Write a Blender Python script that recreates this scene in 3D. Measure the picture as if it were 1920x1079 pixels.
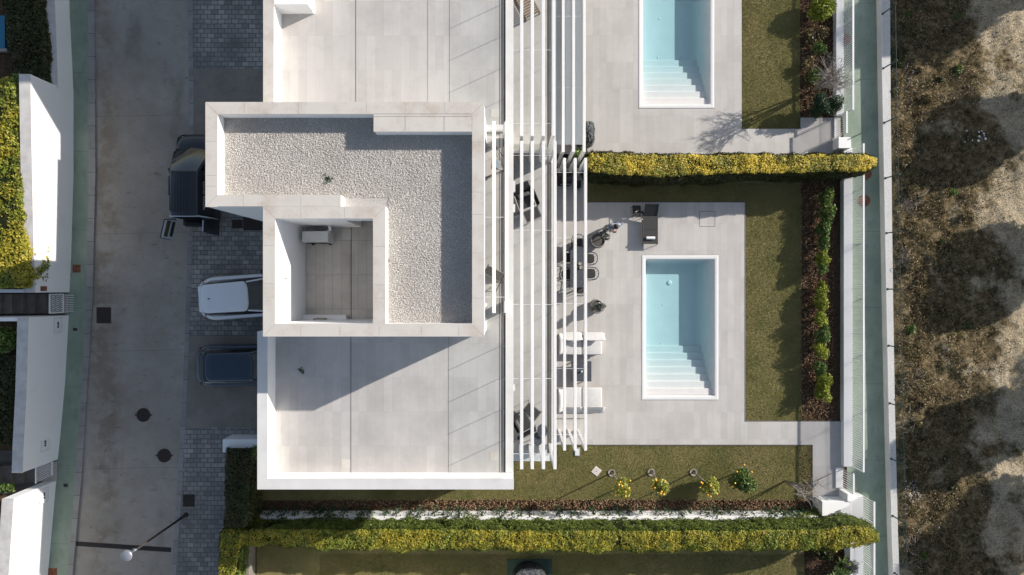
import bpy, math, random
import numpy as np
from mathutils import Vector, noise as mn
R_ = math.radians
random.seed(7); RNG = np.random.default_rng(11)
scene = bpy.context.scene
for o in list(bpy.data.objects): bpy.data.objects.remove(o)
# ---------------------------------------------------------------- camera
H = 30.0; F = 1260.0            # camera height, pixels of focal length at 1920 px width
cd = bpy.data.cameras.new('camera'); cam = bpy.data.objects.new('camera', cd)
scene.collection.objects.link(cam); cam.location = (0, 0, H); cam.rotation_euler = (0, 0, 0)
cd.sensor_width = 36; cd.lens = 36 * F / 1920; cd.clip_end = 500; cd.clip_start = .1
scene.camera = cam
scene.render.resolution_x = 1024; scene.render.resolution_y = 575
# ---------------------------------------------------------------- light
SX, SY, SZ = 1.0, 0.465, 0.50     # direction towards the sun
EL = math.atan2(SZ, math.hypot(SX, SY)); AZ = math.atan2(SY, SX)
w_ = bpy.data.worlds.new('World'); scene.world = w_; w_.use_nodes = True
nt = w_.node_tree; bg = nt.nodes['Background']
sky = nt.nodes.new('ShaderNodeTexSky'); sky.sky_type = 'NISHITA'; sky.sun_disc = False
sky.sun_elevation = EL; sky.sun_rotation = math.pi / 2 - AZ
sky.air_density = 1.0; sky.dust_density = 1.2
hs_ = nt.nodes.new('ShaderNodeHueSaturation'); hs_.inputs['Saturation'].default_value = .85
nt.links.new(sky.outputs[0], hs_.inputs['Color']); nt.links.new(hs_.outputs[0], bg.inputs[0]); bg.inputs[1].default_value = 0.106
sl = bpy.data.lights.new('sun', 'SUN'); so = bpy.data.objects.new('sun', sl); scene.collection.objects.link(so)
sl.energy = 4.8; sl.angle = R_(0.53); sl.color = (1, .93, .85)
so.rotation_euler = Vector((SX, SY, SZ)).to_track_quat('Z', 'Y').to_euler()
so.location = (30, 15, 30)
scene.view_settings.view_transform = 'Standard'; scene.view_settings.look = 'None'
scene.view_settings.exposure = 0.50; scene.view_settings.gamma = 1
# ---------------------------------------------------------------- helpers
def w(px, py, z=0.0):
    k = (H - z) / F
    return ((px - 960) * k, (540 - py) * k)
def wx(px, z=0.0): return (px - 960) * (H - z) / F
def wy(py, z=0.0): return (540 - py) * (H - z) / F
def wloc(p):
    v = Vector((0, 0, 0))
    while p is not None: v = v + p.location; p = p.parent
    return v
def link(o): scene.collection.objects.link(o); return o
def thing(name, label, cat, loc=(0, 0, 0), rotz=0, group=None):
    o = link(bpy.data.objects.new(name, None)); o.empty_display_size = .3
    o.location = loc; o.rotation_euler = (0, 0, rotz); o['label'] = label; o['category'] = cat
    if group: o['group'] = group
    return o
def tag(o, label=None, cat=None, group=None, kind=None):
    if label: o['label'] = label
    if cat: o['category'] = cat
    if group: o['group'] = group
    if kind: o['kind'] = kind
    return o
def dup(root, loc=None, rotz=None, label=None, parent=None, scale=None):
    c = root.copy(); link(c)
    if parent is not None: c.parent = parent
    if loc is not None: c.location = loc
    if rotz is not None: c.rotation_euler = (0, 0, rotz)
    if scale is not None: c.scale = scale
    if label: c['label'] = label
    for ch in list(root.children): dup(ch, parent=c)
    return c
def place(o, parent, loc=None):
    if parent is not None: o.parent = parent
    return link(o)
class MB:
    def __init__(s): s.v = []; s.f = []
    def box(s, x0, x1, y0, y1, z0, z1):
        if x0 > x1: x0, x1 = x1, x0
        if y0 > y1: y0, y1 = y1, y0
        n = len(s.v)
        s.v += [(x0,y0,z0),(x1,y0,z0),(x1,y1,z0),(x0,y1,z0),(x0,y0,z1),(x1,y0,z1),(x1,y1,z1),(x0,y1,z1)]
        s.f += [tuple(n+i for i in q) for q in ((3,2,1,0),(4,5,6,7),(0,1,5,4),(1,2,6,5),(2,3,7,6),(3,0,4,7))]
        return s
    def prism(s, poly, z0, z1):
        a = sum(poly[i][0]*poly[(i+1)%len(poly)][1]-poly[(i+1)%len(poly)][0]*poly[i][1] for i in range(len(poly)))
        if a < 0: poly = poly[::-1]
        n = len(s.v); m = len(poly)
        s.v += [(p[0], p[1], z0) for p in poly] + [(p[0], p[1], z1) for p in poly]
        s.f.append(tuple(n + m - 1 - i for i in range(m))); s.f.append(tuple(n + m + i for i in range(m)))
        for i in range(m): s.f.append((n+i, n+(i+1) % m, n+m+(i+1) % m, n+m+i))
        return s
    def sheet(s, poly, z):
        a = sum(poly[i][0]*poly[(i+1)%len(poly)][1]-poly[(i+1)%len(poly)][0]*poly[i][1] for i in range(len(poly)))
        if a < 0: poly = poly[::-1]
        n = len(s.v); s.v += [(p[0], p[1], z) for p in poly]; s.f.append(tuple(range(n, n+len(poly)))); return s
    def rects(s, rs, z, holes=()):
        xs = sorted({a for r in list(rs)+list(holes) for a in r[:2]}); ys = sorted({a for r in list(rs)+list(holes) for a in r[2:]})
        ins = lambda r, x, y: r[0] < x < r[1] and r[2] < y < r[3]
        for i in range(len(xs)-1):
            for j in range(len(ys)-1):
                cx = (xs[i]+xs[i+1])/2; cy = (ys[j]+ys[j+1])/2
                if any(ins(r, cx, cy) for r in rs) and not any(ins(r, cx, cy) for r in holes):
                    s.sheet([(xs[i],ys[j]),(xs[i+1],ys[j]),(xs[i+1],ys[j+1]),(xs[i],ys[j+1])], z)
        return s
    def tube(s, pts, r, n=6, r2=None):
        pts = [Vector(p) for p in pts]; m = len(pts); b = len(s.v)
        for i, p in enumerate(pts):
            d = (pts[min(i+1, m-1)] - pts[max(i-1, 0)]).normalized()
            u = d.orthogonal().normalized() if i == 0 else (pu - d*pu.dot(d)).normalized()
            pu = u; v = d.cross(u)
            rr = r if r2 is None else r + (r2-r)*i/(m-1)
            for k in range(n):
                a = 2*math.pi*k/n; s.v.append(tuple(p + (u*math.cos(a)+v*math.sin(a))*rr))
        for i in range(m-1):
            for k in range(n):
                s.f.append((b+i*n+k, b+i*n+(k+1) % n, b+(i+1)*n+(k+1) % n, b+(i+1)*n+k))
        s.f.append(tuple(b+n-1-k for k in range(n))); s.f.append(tuple(b+(m-1)*n+k for k in range(n)))
        return s
    def lathe(s, prof, c=(0, 0, 0), n=20, sx=1, sy=1):
        b = len(s.v); m = len(prof)
        for r, z in prof:
            for k in range(n):
                a = 2*math.pi*k/n; s.v.append((c[0]+r*sx*math.cos(a), c[1]+r*sy*math.sin(a), c[2]+z))
        for i in range(m-1):
            for k in range(n): s.f.append((b+i*n+k, b+i*n+(k+1) % n, b+(i+1)*n+(k+1) % n, b+(i+1)*n+k))
        if prof[0][0] > 1e-5: s.f.append(tuple(b+n-1-k for k in range(n)))
        if prof[-1][0] > 1e-5: s.f.append(tuple(b+(m-1)*n+k for k in range(n)))
        return s
    def loft(s, rings, cap0=True, cap1=True):
        b = len(s.v); n = len(rings[0])
        for r in rings: s.v += [tuple(p) for p in r]
        for i in range(len(rings)-1):
            for k in range(n): s.f.append((b+i*n+k, b+i*n+(k+1) % n, b+(i+1)*n+(k+1) % n, b+(i+1)*n+k))
        if cap0: s.f.append(tuple(b+n-1-k for k in range(n)))
        if cap1: s.f.append(tuple(b+(len(rings)-1)*n+k for k in range(n)))
        return s
    def xf(s, fn): s.v = [tuple(fn(*p)) for p in s.v]; return s
    def rot(s, a, c=(0, 0)):
        ca, sa = math.cos(a), math.sin(a)
        return s.xf(lambda x, y, z: (c[0]+(x-c[0])*ca-(y-c[1])*sa, c[1]+(x-c[0])*sa+(y-c[1])*ca, z))
    def build(s, name, mat, parent=None, smooth=False, bevel=0, local=False, seg=2, sub=0):
        me = bpy.data.meshes.new(name)
        v = s.v
        if parent is not None and not local:
            o_ = wloc(parent); v = [(a-o_.x, b-o_.y, c-o_.z) for a, b, c in v]
        me.from_pydata(v, [], s.f); me.materials.append(mat); me.validate(); me.update()
        if smooth: me.shade_smooth()
        o = bpy.data.objects.new(name, me)
        if bevel:
            m = o.modifiers.new('bevel', 'BEVEL'); m.width = bevel; m.segments = seg; m.limit_method = 'ANGLE'; m.angle_limit = R_(40)
        if sub:
            m = o.modifiers.new('sub', 'SUBSURF'); m.levels = sub; m.render_levels = sub
        return place(o, parent)
def build_each(mb, name, mat, parent=None, **k):
    """one object for every separate piece collected in mb"""
    par = list(range(len(mb.v)))
    def fd(i):
        while par[i] != i: par[i] = par[par[i]]; i = par[i]
        return i
    for f in mb.f:
        for b in f[1:]: par[fd(f[0])] = fd(b)
    grp = {}
    for f in mb.f: grp.setdefault(fd(f[0]), []).append(f)
    out = []
    for fs in grp.values():
        ids = sorted({i for f in fs for i in f}); mp = {a: b for b, a in enumerate(ids)}
        m = MB(); m.v = [mb.v[i] for i in ids]; m.f = [tuple(mp[i] for i in f) for f in fs]; out.append(m.build(name, mat, parent, **k))
    return out
def np_mesh(name, V, nf, k, mat, parent=None, smooth=False, F_=None):
    me = bpy.data.meshes.new(name)
    me.vertices.add(len(V)); me.vertices.foreach_set('co', np.asarray(V, dtype=np.float32).ravel())
    me.loops.add(nf*k); me.polygons.add(nf)
    idx = np.arange(nf*k, dtype=np.int32) if F_ is None else np.asarray(F_, dtype=np.int32).ravel()
    me.loops.foreach_set('vertex_index', idx)
    me.polygons.foreach_set('loop_start', np.arange(0, nf*k, k, dtype=np.int32))
    me.update(calc_edges=True); me.materials.append(mat)
    if smooth: me.shade_smooth()
    o = bpy.data.objects.new(name, me)
    return place(o, parent)
def leaves(name, pts, size, mat, parent=None, nrm=None, tilt=.7, aspect=.55, local=True, jit=.35):
    pts = np.asarray(pts, float); n = len(pts)
    if parent is not None and not local: pts = pts - np.array(wloc(parent))
    base = np.array([0, 0, 1.0]) if nrm is None else np.asarray(nrm)
    N = base + RNG.normal(0, tilt, (n, 3)); N /= np.linalg.norm(N, axis=1)[:, None] + 1e-9
    U = np.cross(N, RNG.normal(0, 1, (n, 3))); U /= np.linalg.norm(U, axis=1)[:, None] + 1e-9
    Vv = np.cross(N, U)
    L = (size*(1+RNG.uniform(-jit, jit, n)))[:, None]
    q = np.stack([pts-U*L*.5, pts+Vv*L*aspect*.5+N*L*.12, pts+U*L*.5, pts-Vv*L*aspect*.5+N*L*.12], 1).reshape(-1, 3)
    return np_mesh(name, q, n, 4, mat, parent)
def chunks(name, pts, size, mat, parent=None, flat=.7, jit=.5):
    pts = np.asarray(pts, float); n = len(pts)
    if parent is not None: pts = pts - np.array(wloc(parent))
    o6 = np.array([[1,0,0],[0,1,0],[-1,0,0],[0,-1,0],[0,0,1],[0,0,-1]], float)
    s = (size*.5*(1+RNG.uniform(-jit, jit, n)))[:, None, None]
    A = o6[None]*(1+RNG.uniform(-.35, .35, (n, 6, 1)))*s
    a = RNG.uniform(0, 6.283, n); ca, sa = np.cos(a)[:, None], np.sin(a)[:, None]
    x = A[..., 0]*ca-A[..., 1]*sa*.7; y = A[..., 0]*sa+A[..., 1]*ca*.7
    V = np.stack([x, y, A[..., 2]*flat], -1)+pts[:, None]
    t = np.array([[0,1,4],[1,2,4],[2,3,4],[3,0,4],[1,0,5],[2,1,5],[3,2,5],[0,3,5]])
    Fc = (t[None]+(np.arange(n)*6)[:, None, None])
    return np_mesh(name, V.reshape(-1, 3), n*8, 3, mat, parent, F_=Fc)
# ---------------------------------------------------------------- materials
class N:
    def __init__(s, name, rough=.7, spec=.3):
        s.m = bpy.data.materials.new(name); s.m.use_nodes = True; s.t = s.m.node_tree
        s.b = s.t.nodes['Principled BSDF']; s.b.inputs['Roughness'].default_value = rough
        s.b.inputs['Specular IOR Level'].default_value = spec
        s.tc = s.t.nodes.new('ShaderNodeTexCoord')
        s.geo = s.t.nodes.new('ShaderNodeNewGeometry')
        s.pos = s.geo.outputs['Position']; s.obj = s.tc.outputs['Object']
    def node(s, t, **k):
        n = s.t.nodes.new(t)
        for a, b in k.items():
            if hasattr(n, a): setattr(n, a, b)
        return n
    def l(s, a, b): s.t.links.new(a, b)
    def noise(s, scale, detail=3, rough=.6, vec=None, dist=0):
        n = s.node('ShaderNodeTexNoise'); n.inputs['Scale'].default_value = scale; n.inputs['Detail'].default_value = detail
        n.inputs['Roughness'].default_value = rough; n.inputs['Distortion'].default_value = dist
        s.l(vec or s.pos, n.inputs['Vector']); return n.outputs['Fac']
    def mapping(s, sc=(1,1,1), rot=(0,0,0), loc=(0,0,0), vec=None):
        n = s.node('ShaderNodeMapping'); n.inputs['Scale'].default_value = sc; n.inputs['Rotation'].default_value = rot
        n.inputs['Location'].default_value = loc; s.l(vec or s.pos, n.inputs['Vector']); return n.outputs[0]
    def ramp(s, fac, stops):
        n = s.node('ShaderNodeValToRGB'); cr = n.color_ramp
        while len(cr.elements) < len(stops): cr.elements.new(.5)
        for e, (p, c) in zip(cr.elements, stops):
            e.position = p; e.color = (*c, 1) if len(c) == 3 else c
        s.l(fac, n.inputs[0]); return n.outputs[0]
    def rng(s, fac, a, b, c=0., d=1.):
        n = s.node('ShaderNodeMapRange')
        for i, v in zip((1, 2, 3, 4), (a, b, c, d)): n.inputs[i].default_value = v
        s.l(fac, n.inputs[0]); return n.outputs[0]
    def mix(s, fac, a, b, mode='MIX'):
        n = s.node('ShaderNodeMix', data_type='RGBA', blend_type=mode)
        if isinstance(fac, (int, float)): n.inputs[0].default_value = fac
        else: s.l(fac, n.inputs[0])
        for i, c in ((6, a), (7, b)):
            if isinstance(c, (tuple, list)): n.inputs[i].default_value = (*c, 1)
            else: s.l(c, n.inputs[i])
        return n.outputs[2]
    def math(s, op, a, b=None):
        n = s.node('ShaderNodeMath', operation=op)
        for i, c in ((0, a), (1, b)):
            if c is None: continue
            if isinstance(c, (int, float)): n.inputs[i].default_value = c
            else: s.l(c, n.inputs[i])
        return n.outputs[0]
    def col(s, c):
        if isinstance(c, (tuple, list)): s.b.inputs['Base Color'].default_value = (*c, 1)
        else: s.l(c, s.b.inputs['Base Color'])
        return s
    def bump(s, h, dist=.01, strength=1.):
        n = s.node('ShaderNodeBump'); n.inputs['Distance'].default_value = dist; n.inputs['Strength'].default_value = strength
        s.l(h, n.inputs['Height']); s.l(n.outputs[0], s.b.inputs['Normal']); return s
def plain(name, c, rough=.6, spec=.3, var=.12, sc=3., metal=0, bump=0):
    n = N(name, rough, spec); n.b.inputs['Metallic'].default_value = metal
    f = n.noise(sc, 4); d = tuple(x*(1-var) for x in c); e = tuple(min(1, x*(1+var)) for x in c)
    n.col(n.ramp(f, [(.3, d), (.7, e)]))
    if bump: n.bump(n.noise(sc*12, 3), bump)
    return n.m
def M_tile(name, c1, c2, wd=1.2, ht=.3, mort=.004, mc=(.30,.28,.26), stain=.10, along_y=True, zvec=None):
    n = N(name, .55, .25)
    vec = n.mapping(rot=(0, 0, math.pi/2)) if along_y else n.pos
    b = n.node('ShaderNodeTexBrick'); b.offset = .37; b.offset_frequency = 1
    b.inputs['Scale'].default_value = 1; b.inputs['Brick Width'].default_value = wd; b.inputs['Row Height'].default_value = ht
    b.inputs['Mortar Size'].default_value = mort; b.inputs['Mortar Smooth'].default_value = .2; b.inputs['Bias'].default_value = -.1
    b.inputs['Color1'].default_value = (*c1, 1); b.inputs['Color2'].default_value = (*c2, 1); b.inputs['Mortar'].default_value = (*mc, 1)
    n.l(vec, b.inputs['Vector'])
    st = n.mapping(sc=(6, 1.2, 1)) if along_y else n.mapping(sc=(1.2, 6, 1))
    c = n.mix(n.rng(n.noise(1.0, 4, vec=st), .3, .75, 0, 1), b.outputs['Color'], tuple(x*.88 for x in c2), 'MIX')
    c = n.mix(.3, b.outputs['Color'], c)
    big = n.rng(n.noise(.55, 5, .65), .42, .75, 1, 1-stain*1.6)
    g = n.node('ShaderNodeCombineColor'); 
    for i in range(3): n.l(big, g.inputs[i])
    c = n.mix(1, c, g.outputs[0], 'MULTIPLY')
    n.col(c); n.bump(n.noise(60, 3), .002)
    return n.m
def M_foliage(name, cols, clump=(1.4, .5), dark=(.02,.035,.012), gloss=.45, cl2=None, trans=.25):
    n = N(name, gloss, .35)
    r = n.geo.outputs['Random Per Island']
    c = n.ramp(r, [(i/(len(cols)-1), k) for i, k in enumerate(cols)])
    if cl2:
        f = n.rng(n.noise(clump[0], 4, .6), .5-.08, .5+.1)
        c2 = n.ramp(r, [(i/(len(cl2)-1), k) for i, k in enumerate(cl2)])
        c = n.mix(f, c, c2)
    f = n.rng(n.noise(4.5, 2), .35, .65, .72, 1.22)
    g = n.node('ShaderNodeCombineColor')
    for i in range(3): n.l(f, g.inputs[i])
    c = n.mix(1, c, g.outputs[0], 'MULTIPLY')
    n.col(c)
    tr = n.node('ShaderNodeBsdfTranslucent'); n.l(c, tr.inputs[0])
    ms = n.node('ShaderNodeMixShader'); ms.inputs[0].default_value = trans
    n.l(n.b.outputs[0], ms.inputs[1]); n.l(tr.outputs[0], ms.inputs[2])
    out = n.t.nodes['Material Output']; n.l(ms.outputs[0], out.inputs[0])
    return n.m
def M_glass(name, tint=(.93,.96,.95), rough=.0, opac=0., ocol=(.8,.85,.85)):
    n = N(name); t = n.t; t.nodes.remove(n.b)
    tr = n.node('ShaderNodeBsdfTransparent'); tr.inputs[0].default_value = (*tint, 1)
    gl = n.node('ShaderNodeBsdfGlossy'); gl.inputs['Roughness'].default_value = rough
    fr = n.node('ShaderNodeFresnel'); fr.inputs[0].default_value = 1.45
    ms = n.node('ShaderNodeMixShader'); n.l(n.math('MULTIPLY', fr.outputs[0], n.math('SUBTRACT', 1.0, n.geo.outputs['Backfacing'])), ms.inputs[0]); n.l(tr.outputs[0], ms.inputs[1]); n.l(gl.outputs[0], ms.inputs[2])
    res = ms.outputs[0]
    if opac:
        df = n.node('ShaderNodeBsdfDiffuse'); df.inputs[0].default_value = (*ocol, 1)
        m2 = n.node('ShaderNodeMixShader'); m2.inputs[0].default_value = opac
        n.l(res, m2.inputs[1]); n.l(df.outputs[0], m2.inputs[2]); res = m2.outputs[0]
    n.l(res, t.nodes['Material Output'].inputs[0]); return n.m

m_white = N('white_render', .75, .2)
_f = m_white.noise(1.3, 5, .65); _g = m_white.noise(9, 3)
m_white.col(m_white.mix(m_white.rng(_g, .3, .7, 0, .35), m_white.ramp(_f, [(.3, (.84,.838,.83)), (.62, (.81,.81,.80)), (.8, (.74,.73,.715))]), (.79,.785,.775)))
m_white.bump(m_white.noise(120, 2), .0015); m_white = m_white.m
m_metalwhite = plain('white_lacquer', (.73,.73,.725), .35, .4, .03, 5)
m_cope = N('limestone_coping', .6, .25)
_f = m_cope.noise(1.1, 5, .7); _v = m_cope.noise(30, 3)
m_cope.col(m_cope.mix(m_cope.rng(_v, .3, .7, 0, .3), m_cope.ramp(_f, [(.25, (.60,.565,.52)), (.5, (.55,.515,.47)), (.62, (.49,.44,.38)), (.78, (.38,.335,.28))]), (.60,.56,.52)))
m_cope.bump(_v, .001); m_cope = m_cope.m
m_cope2 = plain('pale_coping', (.63,.62,.60), .6, .25, .07, 1.2, bump=.001)
m_joint = plain('dark_joint', (.16,.15,.14), .8, .1)
m_deck = M_tile('terrace_porcelain', (.535,.515,.49), (.46,.44,.415), stain=.10, mort=.003, mc=(.42,.39,.36))
m_rooftile = M_tile('roof_porcelain', (.53,.51,.49), (.465,.445,.425), stain=.14, mort=.003, mc=(.42,.385,.35))
m_court = M_tile('court_porcelain', (.62,.575,.51), (.55,.515,.46), mort=.006, stain=.2)
m_path = M_tile('path_porcelain', (.58,.555,.53), (.53,.51,.485), wd=1.2, ht=.6, stain=.15)
# gravel
n = N('roof_gravel_bed', .9, .2)
vo = n.node('ShaderNodeTexVoronoi'); vo.inputs['Scale'].default_value = 60; n.l(n.pos, vo.inputs['Vector'])
n.col(n.ramp(n.noise(45, 3), [(.3, (.34,.32,.30)), (.7, (.58,.56,.53))])); n.bump(vo.outputs['Distance'], .014, 1); m_gravel0 = n.m
n = N('pebbles', .8, .25)
_c = n.ramp(n.geo.outputs['Random Per Island'], [(0, (.40,.37,.34)), (.3, (.58,.55,.51)), (.7, (.70,.67,.63)), (1, (.80,.77,.73))])
n.col(n.mix(n.rng(n.noise(.8, 5, .7), .45, .75, 0, .5), _c, (.42,.38,.34))); m_pebble = n.m
# concrete road
n = N('street_concrete', .8, .2)
f1 = n.noise(.35, 6, .65); f2 = n.noise(2.3, 6, .7); f3 = n.noise(40, 3, .7)
c = n.ramp(f1, [(.3, (.235,.215,.182)), (.5, (.305,.28,.24)), (.7, (.38,.35,.305))])
c = n.mix(n.rng(f2, .5, .75, 0, .6), c, (.24,.19,.135))
c = n.mix(n.rng(n.noise(.7, 4, .6, n.mapping(sc=(1, .35, 1), loc=(7, 3, 0))), .55, .68, 0, .55), c, (.14,.125,.11))
c = n.mix(n.rng(f3, .3, .7, 0, .25), c, (.34,.32,.30))
c = n.mix(n.rng(n.noise(3.5, 5, .7, n.mapping(sc=(.6,1.4,1), loc=(2,9,0))), .60, .72, 0, .7), c, (.10,.085,.07))
sx_ = n.node('ShaderNodeSeparateXYZ'); n.l(n.pos, sx_.inputs[0])
band = n.math('ABSOLUTE', n.math('SUBTRACT', n.math('ADD', sx_.outputs[0], n.math('MULTIPLY', n.noise(.5, 5, .7), 2.2)), -16.6))
c = n.mix(n.math('MULTIPLY', n.rng(band, .2, .9, 1, 0), n.rng(n.noise(.9, 5, .7, n.mapping(loc=(1, 6, 0))), .42, .56, 0, .7)), c, (.19,.155,.115))
c = n.mix(n.rng(n.noise(.28, 5, .65, n.mapping(loc=(31, 6, 0))), .5, .66, 0, .45), c, (.37,.345,.31))
_b = n.node('ShaderNodeTexBrick'); _b.offset = 0; _b.inputs['Scale'].default_value = 1; _b.inputs['Brick Width'].default_value = 300
_b.inputs['Row Height'].default_value = 5.1; _b.inputs['Mortar Size'].default_value = .012; _b.inputs['Mortar Smooth'].default_value = .3
n.l(n.mapping(loc=(115, 2.4, 0), rot=(0, 0, R_(-1.2))), _b.inputs['Vector'])
c = n.mix(n.math('MULTIPLY', _b.outputs['Fac'], .4), c, (.09,.08,.075))
n.col(c); n.bump(f3, .004); m_road = n.m
n = N('smooth_driveway', .8, .2)
c = n.ramp(n.noise(.9, 6, .65), [(.3, (.18,.165,.142)), (.7, (.265,.242,.21))]); c = n.mix(n.rng(n.noise(2.5, 5), .5, .7, 0, .4), c, (.16,.13,.12))
n.col(c); n.bump(n.noise(50, 3), .003); m_drive = n.m
# cobbles
n = N('granite_setts', .75, .3)
b = n.node('ShaderNodeTexBrick'); b.offset = .5; b.inputs['Scale'].default_value = 1
b.inputs['Brick Width'].default_value = .30; b.inputs['Row Height'].default_value = .205; b.inputs['Mortar Size'].default_value = .014
b.inputs['Mortar Smooth'].default_value = .3; b.inputs['Bias'].default_value = 0
b.inputs['Color1'].default_value = (.205,.195,.175, 1); b.inputs['Color2'].default_value = (.40,.375,.34, 1); b.inputs['Mortar'].default_value = (.075,.075,.075, 1)
wv = n.node('ShaderNodeVectorMath', operation='ADD'); nz = n.node('ShaderNodeTexNoise'); nz.inputs['Scale'].default_value = 1.6
sc = n.node('ShaderNodeVectorMath', operation='SCALE'); sc.inputs['Scale'].default_value = .05
n.l(n.pos, nz.inputs['Vector']); n.l(nz.outputs['Color'], sc.inputs[0]); n.l(n.pos, wv.inputs[0]); n.l(sc.outputs[0], wv.inputs[1]); n.l(wv.outputs[0], b.inputs['Vector'])
c = n.mix(n.rng(n.noise(.6, 6, .7), .42, .62, 0, .7), b.outputs['Color'], (.115,.115,.11))
c = n.mix(n.rng(n.noise(25, 3), .3, .7, 0, .25), c, (.2,.2,.21))
n.col(c); n.bump(n.math('SUBTRACT', 1.0, b.outputs['Fac']), .012, .8); m_sett = n.m
# green sidewalk
def M_green(name, k=1.):
    n = N(name, .75, .25)
    c = n.ramp(n.noise(.6, 6, .65), [(.3, (.15*k,.20*k,.15*k)), (.5, (.20*k,.25*k,.19*k)), (.7, (.255*k,.305*k,.24*k))])
    c = n.mix(n.rng(n.noise(3, 6, .7, n.mapping(sc=(1.3,.5,1), loc=(4,4,0))), .52, .72, 0, .6), c, (.11*k,.14*k,.12*k))
    c = n.mix(n.rng(n.noise(35, 3), .3, .7, 0, .2), c, (.32*k,.38*k,.33*k))
    b = n.node('ShaderNodeTexBrick'); b.offset = 0; b.inputs['Scale'].default_value = 1; b.inputs['Brick Width'].default_value = 60
    b.inputs['Row Height'].default_value = 3.4; b.inputs['Mortar Size'].default_value = .009; n.l(n.mapping(loc=(40, .9, 0)), b.inputs['Vector'])
    c = n.mix(n.math('MULTIPLY', b.outputs['Fac'], .5), c, (.06,.08,.06))
    n.col(c); n.bump(n.noise(40, 3), .002); return n.m
m_walkW = M_green('green_concrete_street', 1.05); m_walkE = M_green('green_concrete_path', 1.25)
n = N('kerb_stone', .75, .25)
b = n.node('ShaderNodeTexBrick'); b.offset = 0; b.inputs['Scale'].default_value = 1; b.inputs['Brick Width'].default_value = 1.0; b.inputs['Row Height'].default_value = 20
b.inputs['Mortar Size'].default_value = .012; b.inputs['Color1'].default_value = (.24,.235,.225,1); b.inputs['Color2'].default_value = (.30,.29,.28,1); b.inputs['Mortar'].default_value = (.1,.1,.1,1)
n.l(n.mapping(rot=(0,0,math.pi/2)), b.inputs['Vector']); n.col(n.mix(n.rng(n.noise(2, 5, .7), .45, .7, 0, .55), b.outputs['Color'], (.15,.135,.12))); m_kerb = n.m
# grass
def M_grass(name, a, b_, c_):
    n = N(name, .9, .1)
    c = n.ramp(n.noise(.5, 6, .7), [(.40, a), (.5, b_), (.60, c_)])
    c = n.mix(n.rng(n.noise(28, 4, .7), .35, .65, 0, .6), c, tuple(x*.5 for x in a))
    n.col(c); n.bump(n.noise(45, 4, .7), .03); return n.m
m_grass0 = M_grass('lawn_turf', (.185,.175,.068), (.235,.21,.085), (.29,.245,.11))
n = N('grass_blades', .8, .15)
c = n.ramp(n.geo.outputs['Random Per Island'], [(0, (.20,.20,.07)), (.5, (.29,.27,.10)), (1, (.39,.345,.155))])
c = n.mix(n.rng(n.noise(.55, 5, .7), .47, .58), c, n.ramp(n.geo.outputs['Random Per Island'], [(0, (.22,.185,.085)), (1, (.34,.285,.14))]))
c = n.mix(n.rng(n.noise(.8, 5, .7, n.mapping(loc=(20, 5, 0))), .50, .62, 0, .9), c, (.12,.17,.045)); n.col(c); m_blade = n.m
n = N('bed_soil', .95, .1); n.col(n.ramp(n.noise(6, 6, .7), [(.3, (.055,.038,.025)), (.7, (.14,.085,.05))])); n.bump(n.noise(20, 4), .05); m_soil = n.m
n = N('bark_chips', .9, .1); n.col(n.ramp(n.geo.outputs['Random Per Island'], [(0, (.07,.042,.026)), (.5, (.19,.12,.07)), (1, (.35,.245,.155))])); m_chip = n.m
# wasteland
n = N('dry_earth', .95, .1)
sep = n.node('ShaderNodeSeparateXYZ'); n.l(n.pos, sep.inputs[0])
sand = n.ramp(n.noise(1.7, 6, .7), [(.3, (.46,.375,.25)), (.55, (.64,.535,.37)), (.75, (.76,.655,.48))])
weed = n.ramp(n.noise(3.2, 7, .75), [(.38, (.025,.023,.011)), (.48, (.13,.10,.048)), (.58, (.29,.22,.12)), (.70, (.48,.38,.24))])
xw = n.math('ADD', n.rng(sep.outputs[0], 19.6, 22.8), n.math('MULTIPLY', n.math('SUBTRACT', n.noise(.45, 5, .65), .5), 3.8))
c = n.mix(n.rng(xw, .45, .75), weed, sand)
c = n.mix(n.rng(n.noise(14, 4, .7), .35, .65, 0, .6), c, (.08,.065,.042))
n.col(c); n.bump(n.noise(9, 6, .75), .12); m_waste = n.m
n = N('dry_weeds', .9, .1)
r = n.geo.outputs['Random Per Island']
c = n.ramp(r, [(0, (.035,.033,.013)), (.35, (.14,.105,.045)), (.7, (.29,.21,.105)), (1, (.48,.40,.27))])
c = n.mix(n.rng(n.noise(.9, 5, .7), .52, .68, 0, .8), c, n.ramp(r, [(0, (.05,.07,.02)), (1, (.17,.18,.07))])); n.col(c); m_weed = n.m
m_stone = plain('pale_stones', (.38,.34,.28), .9, .1, .3, 8)
m_twig = plain('grey_twigs', (.27,.24,.21), .9, .1, .3, 6)
m_bark = plain('bark', (.16,.125,.095), .9, .1, .3, 20, bump=.01)
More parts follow.
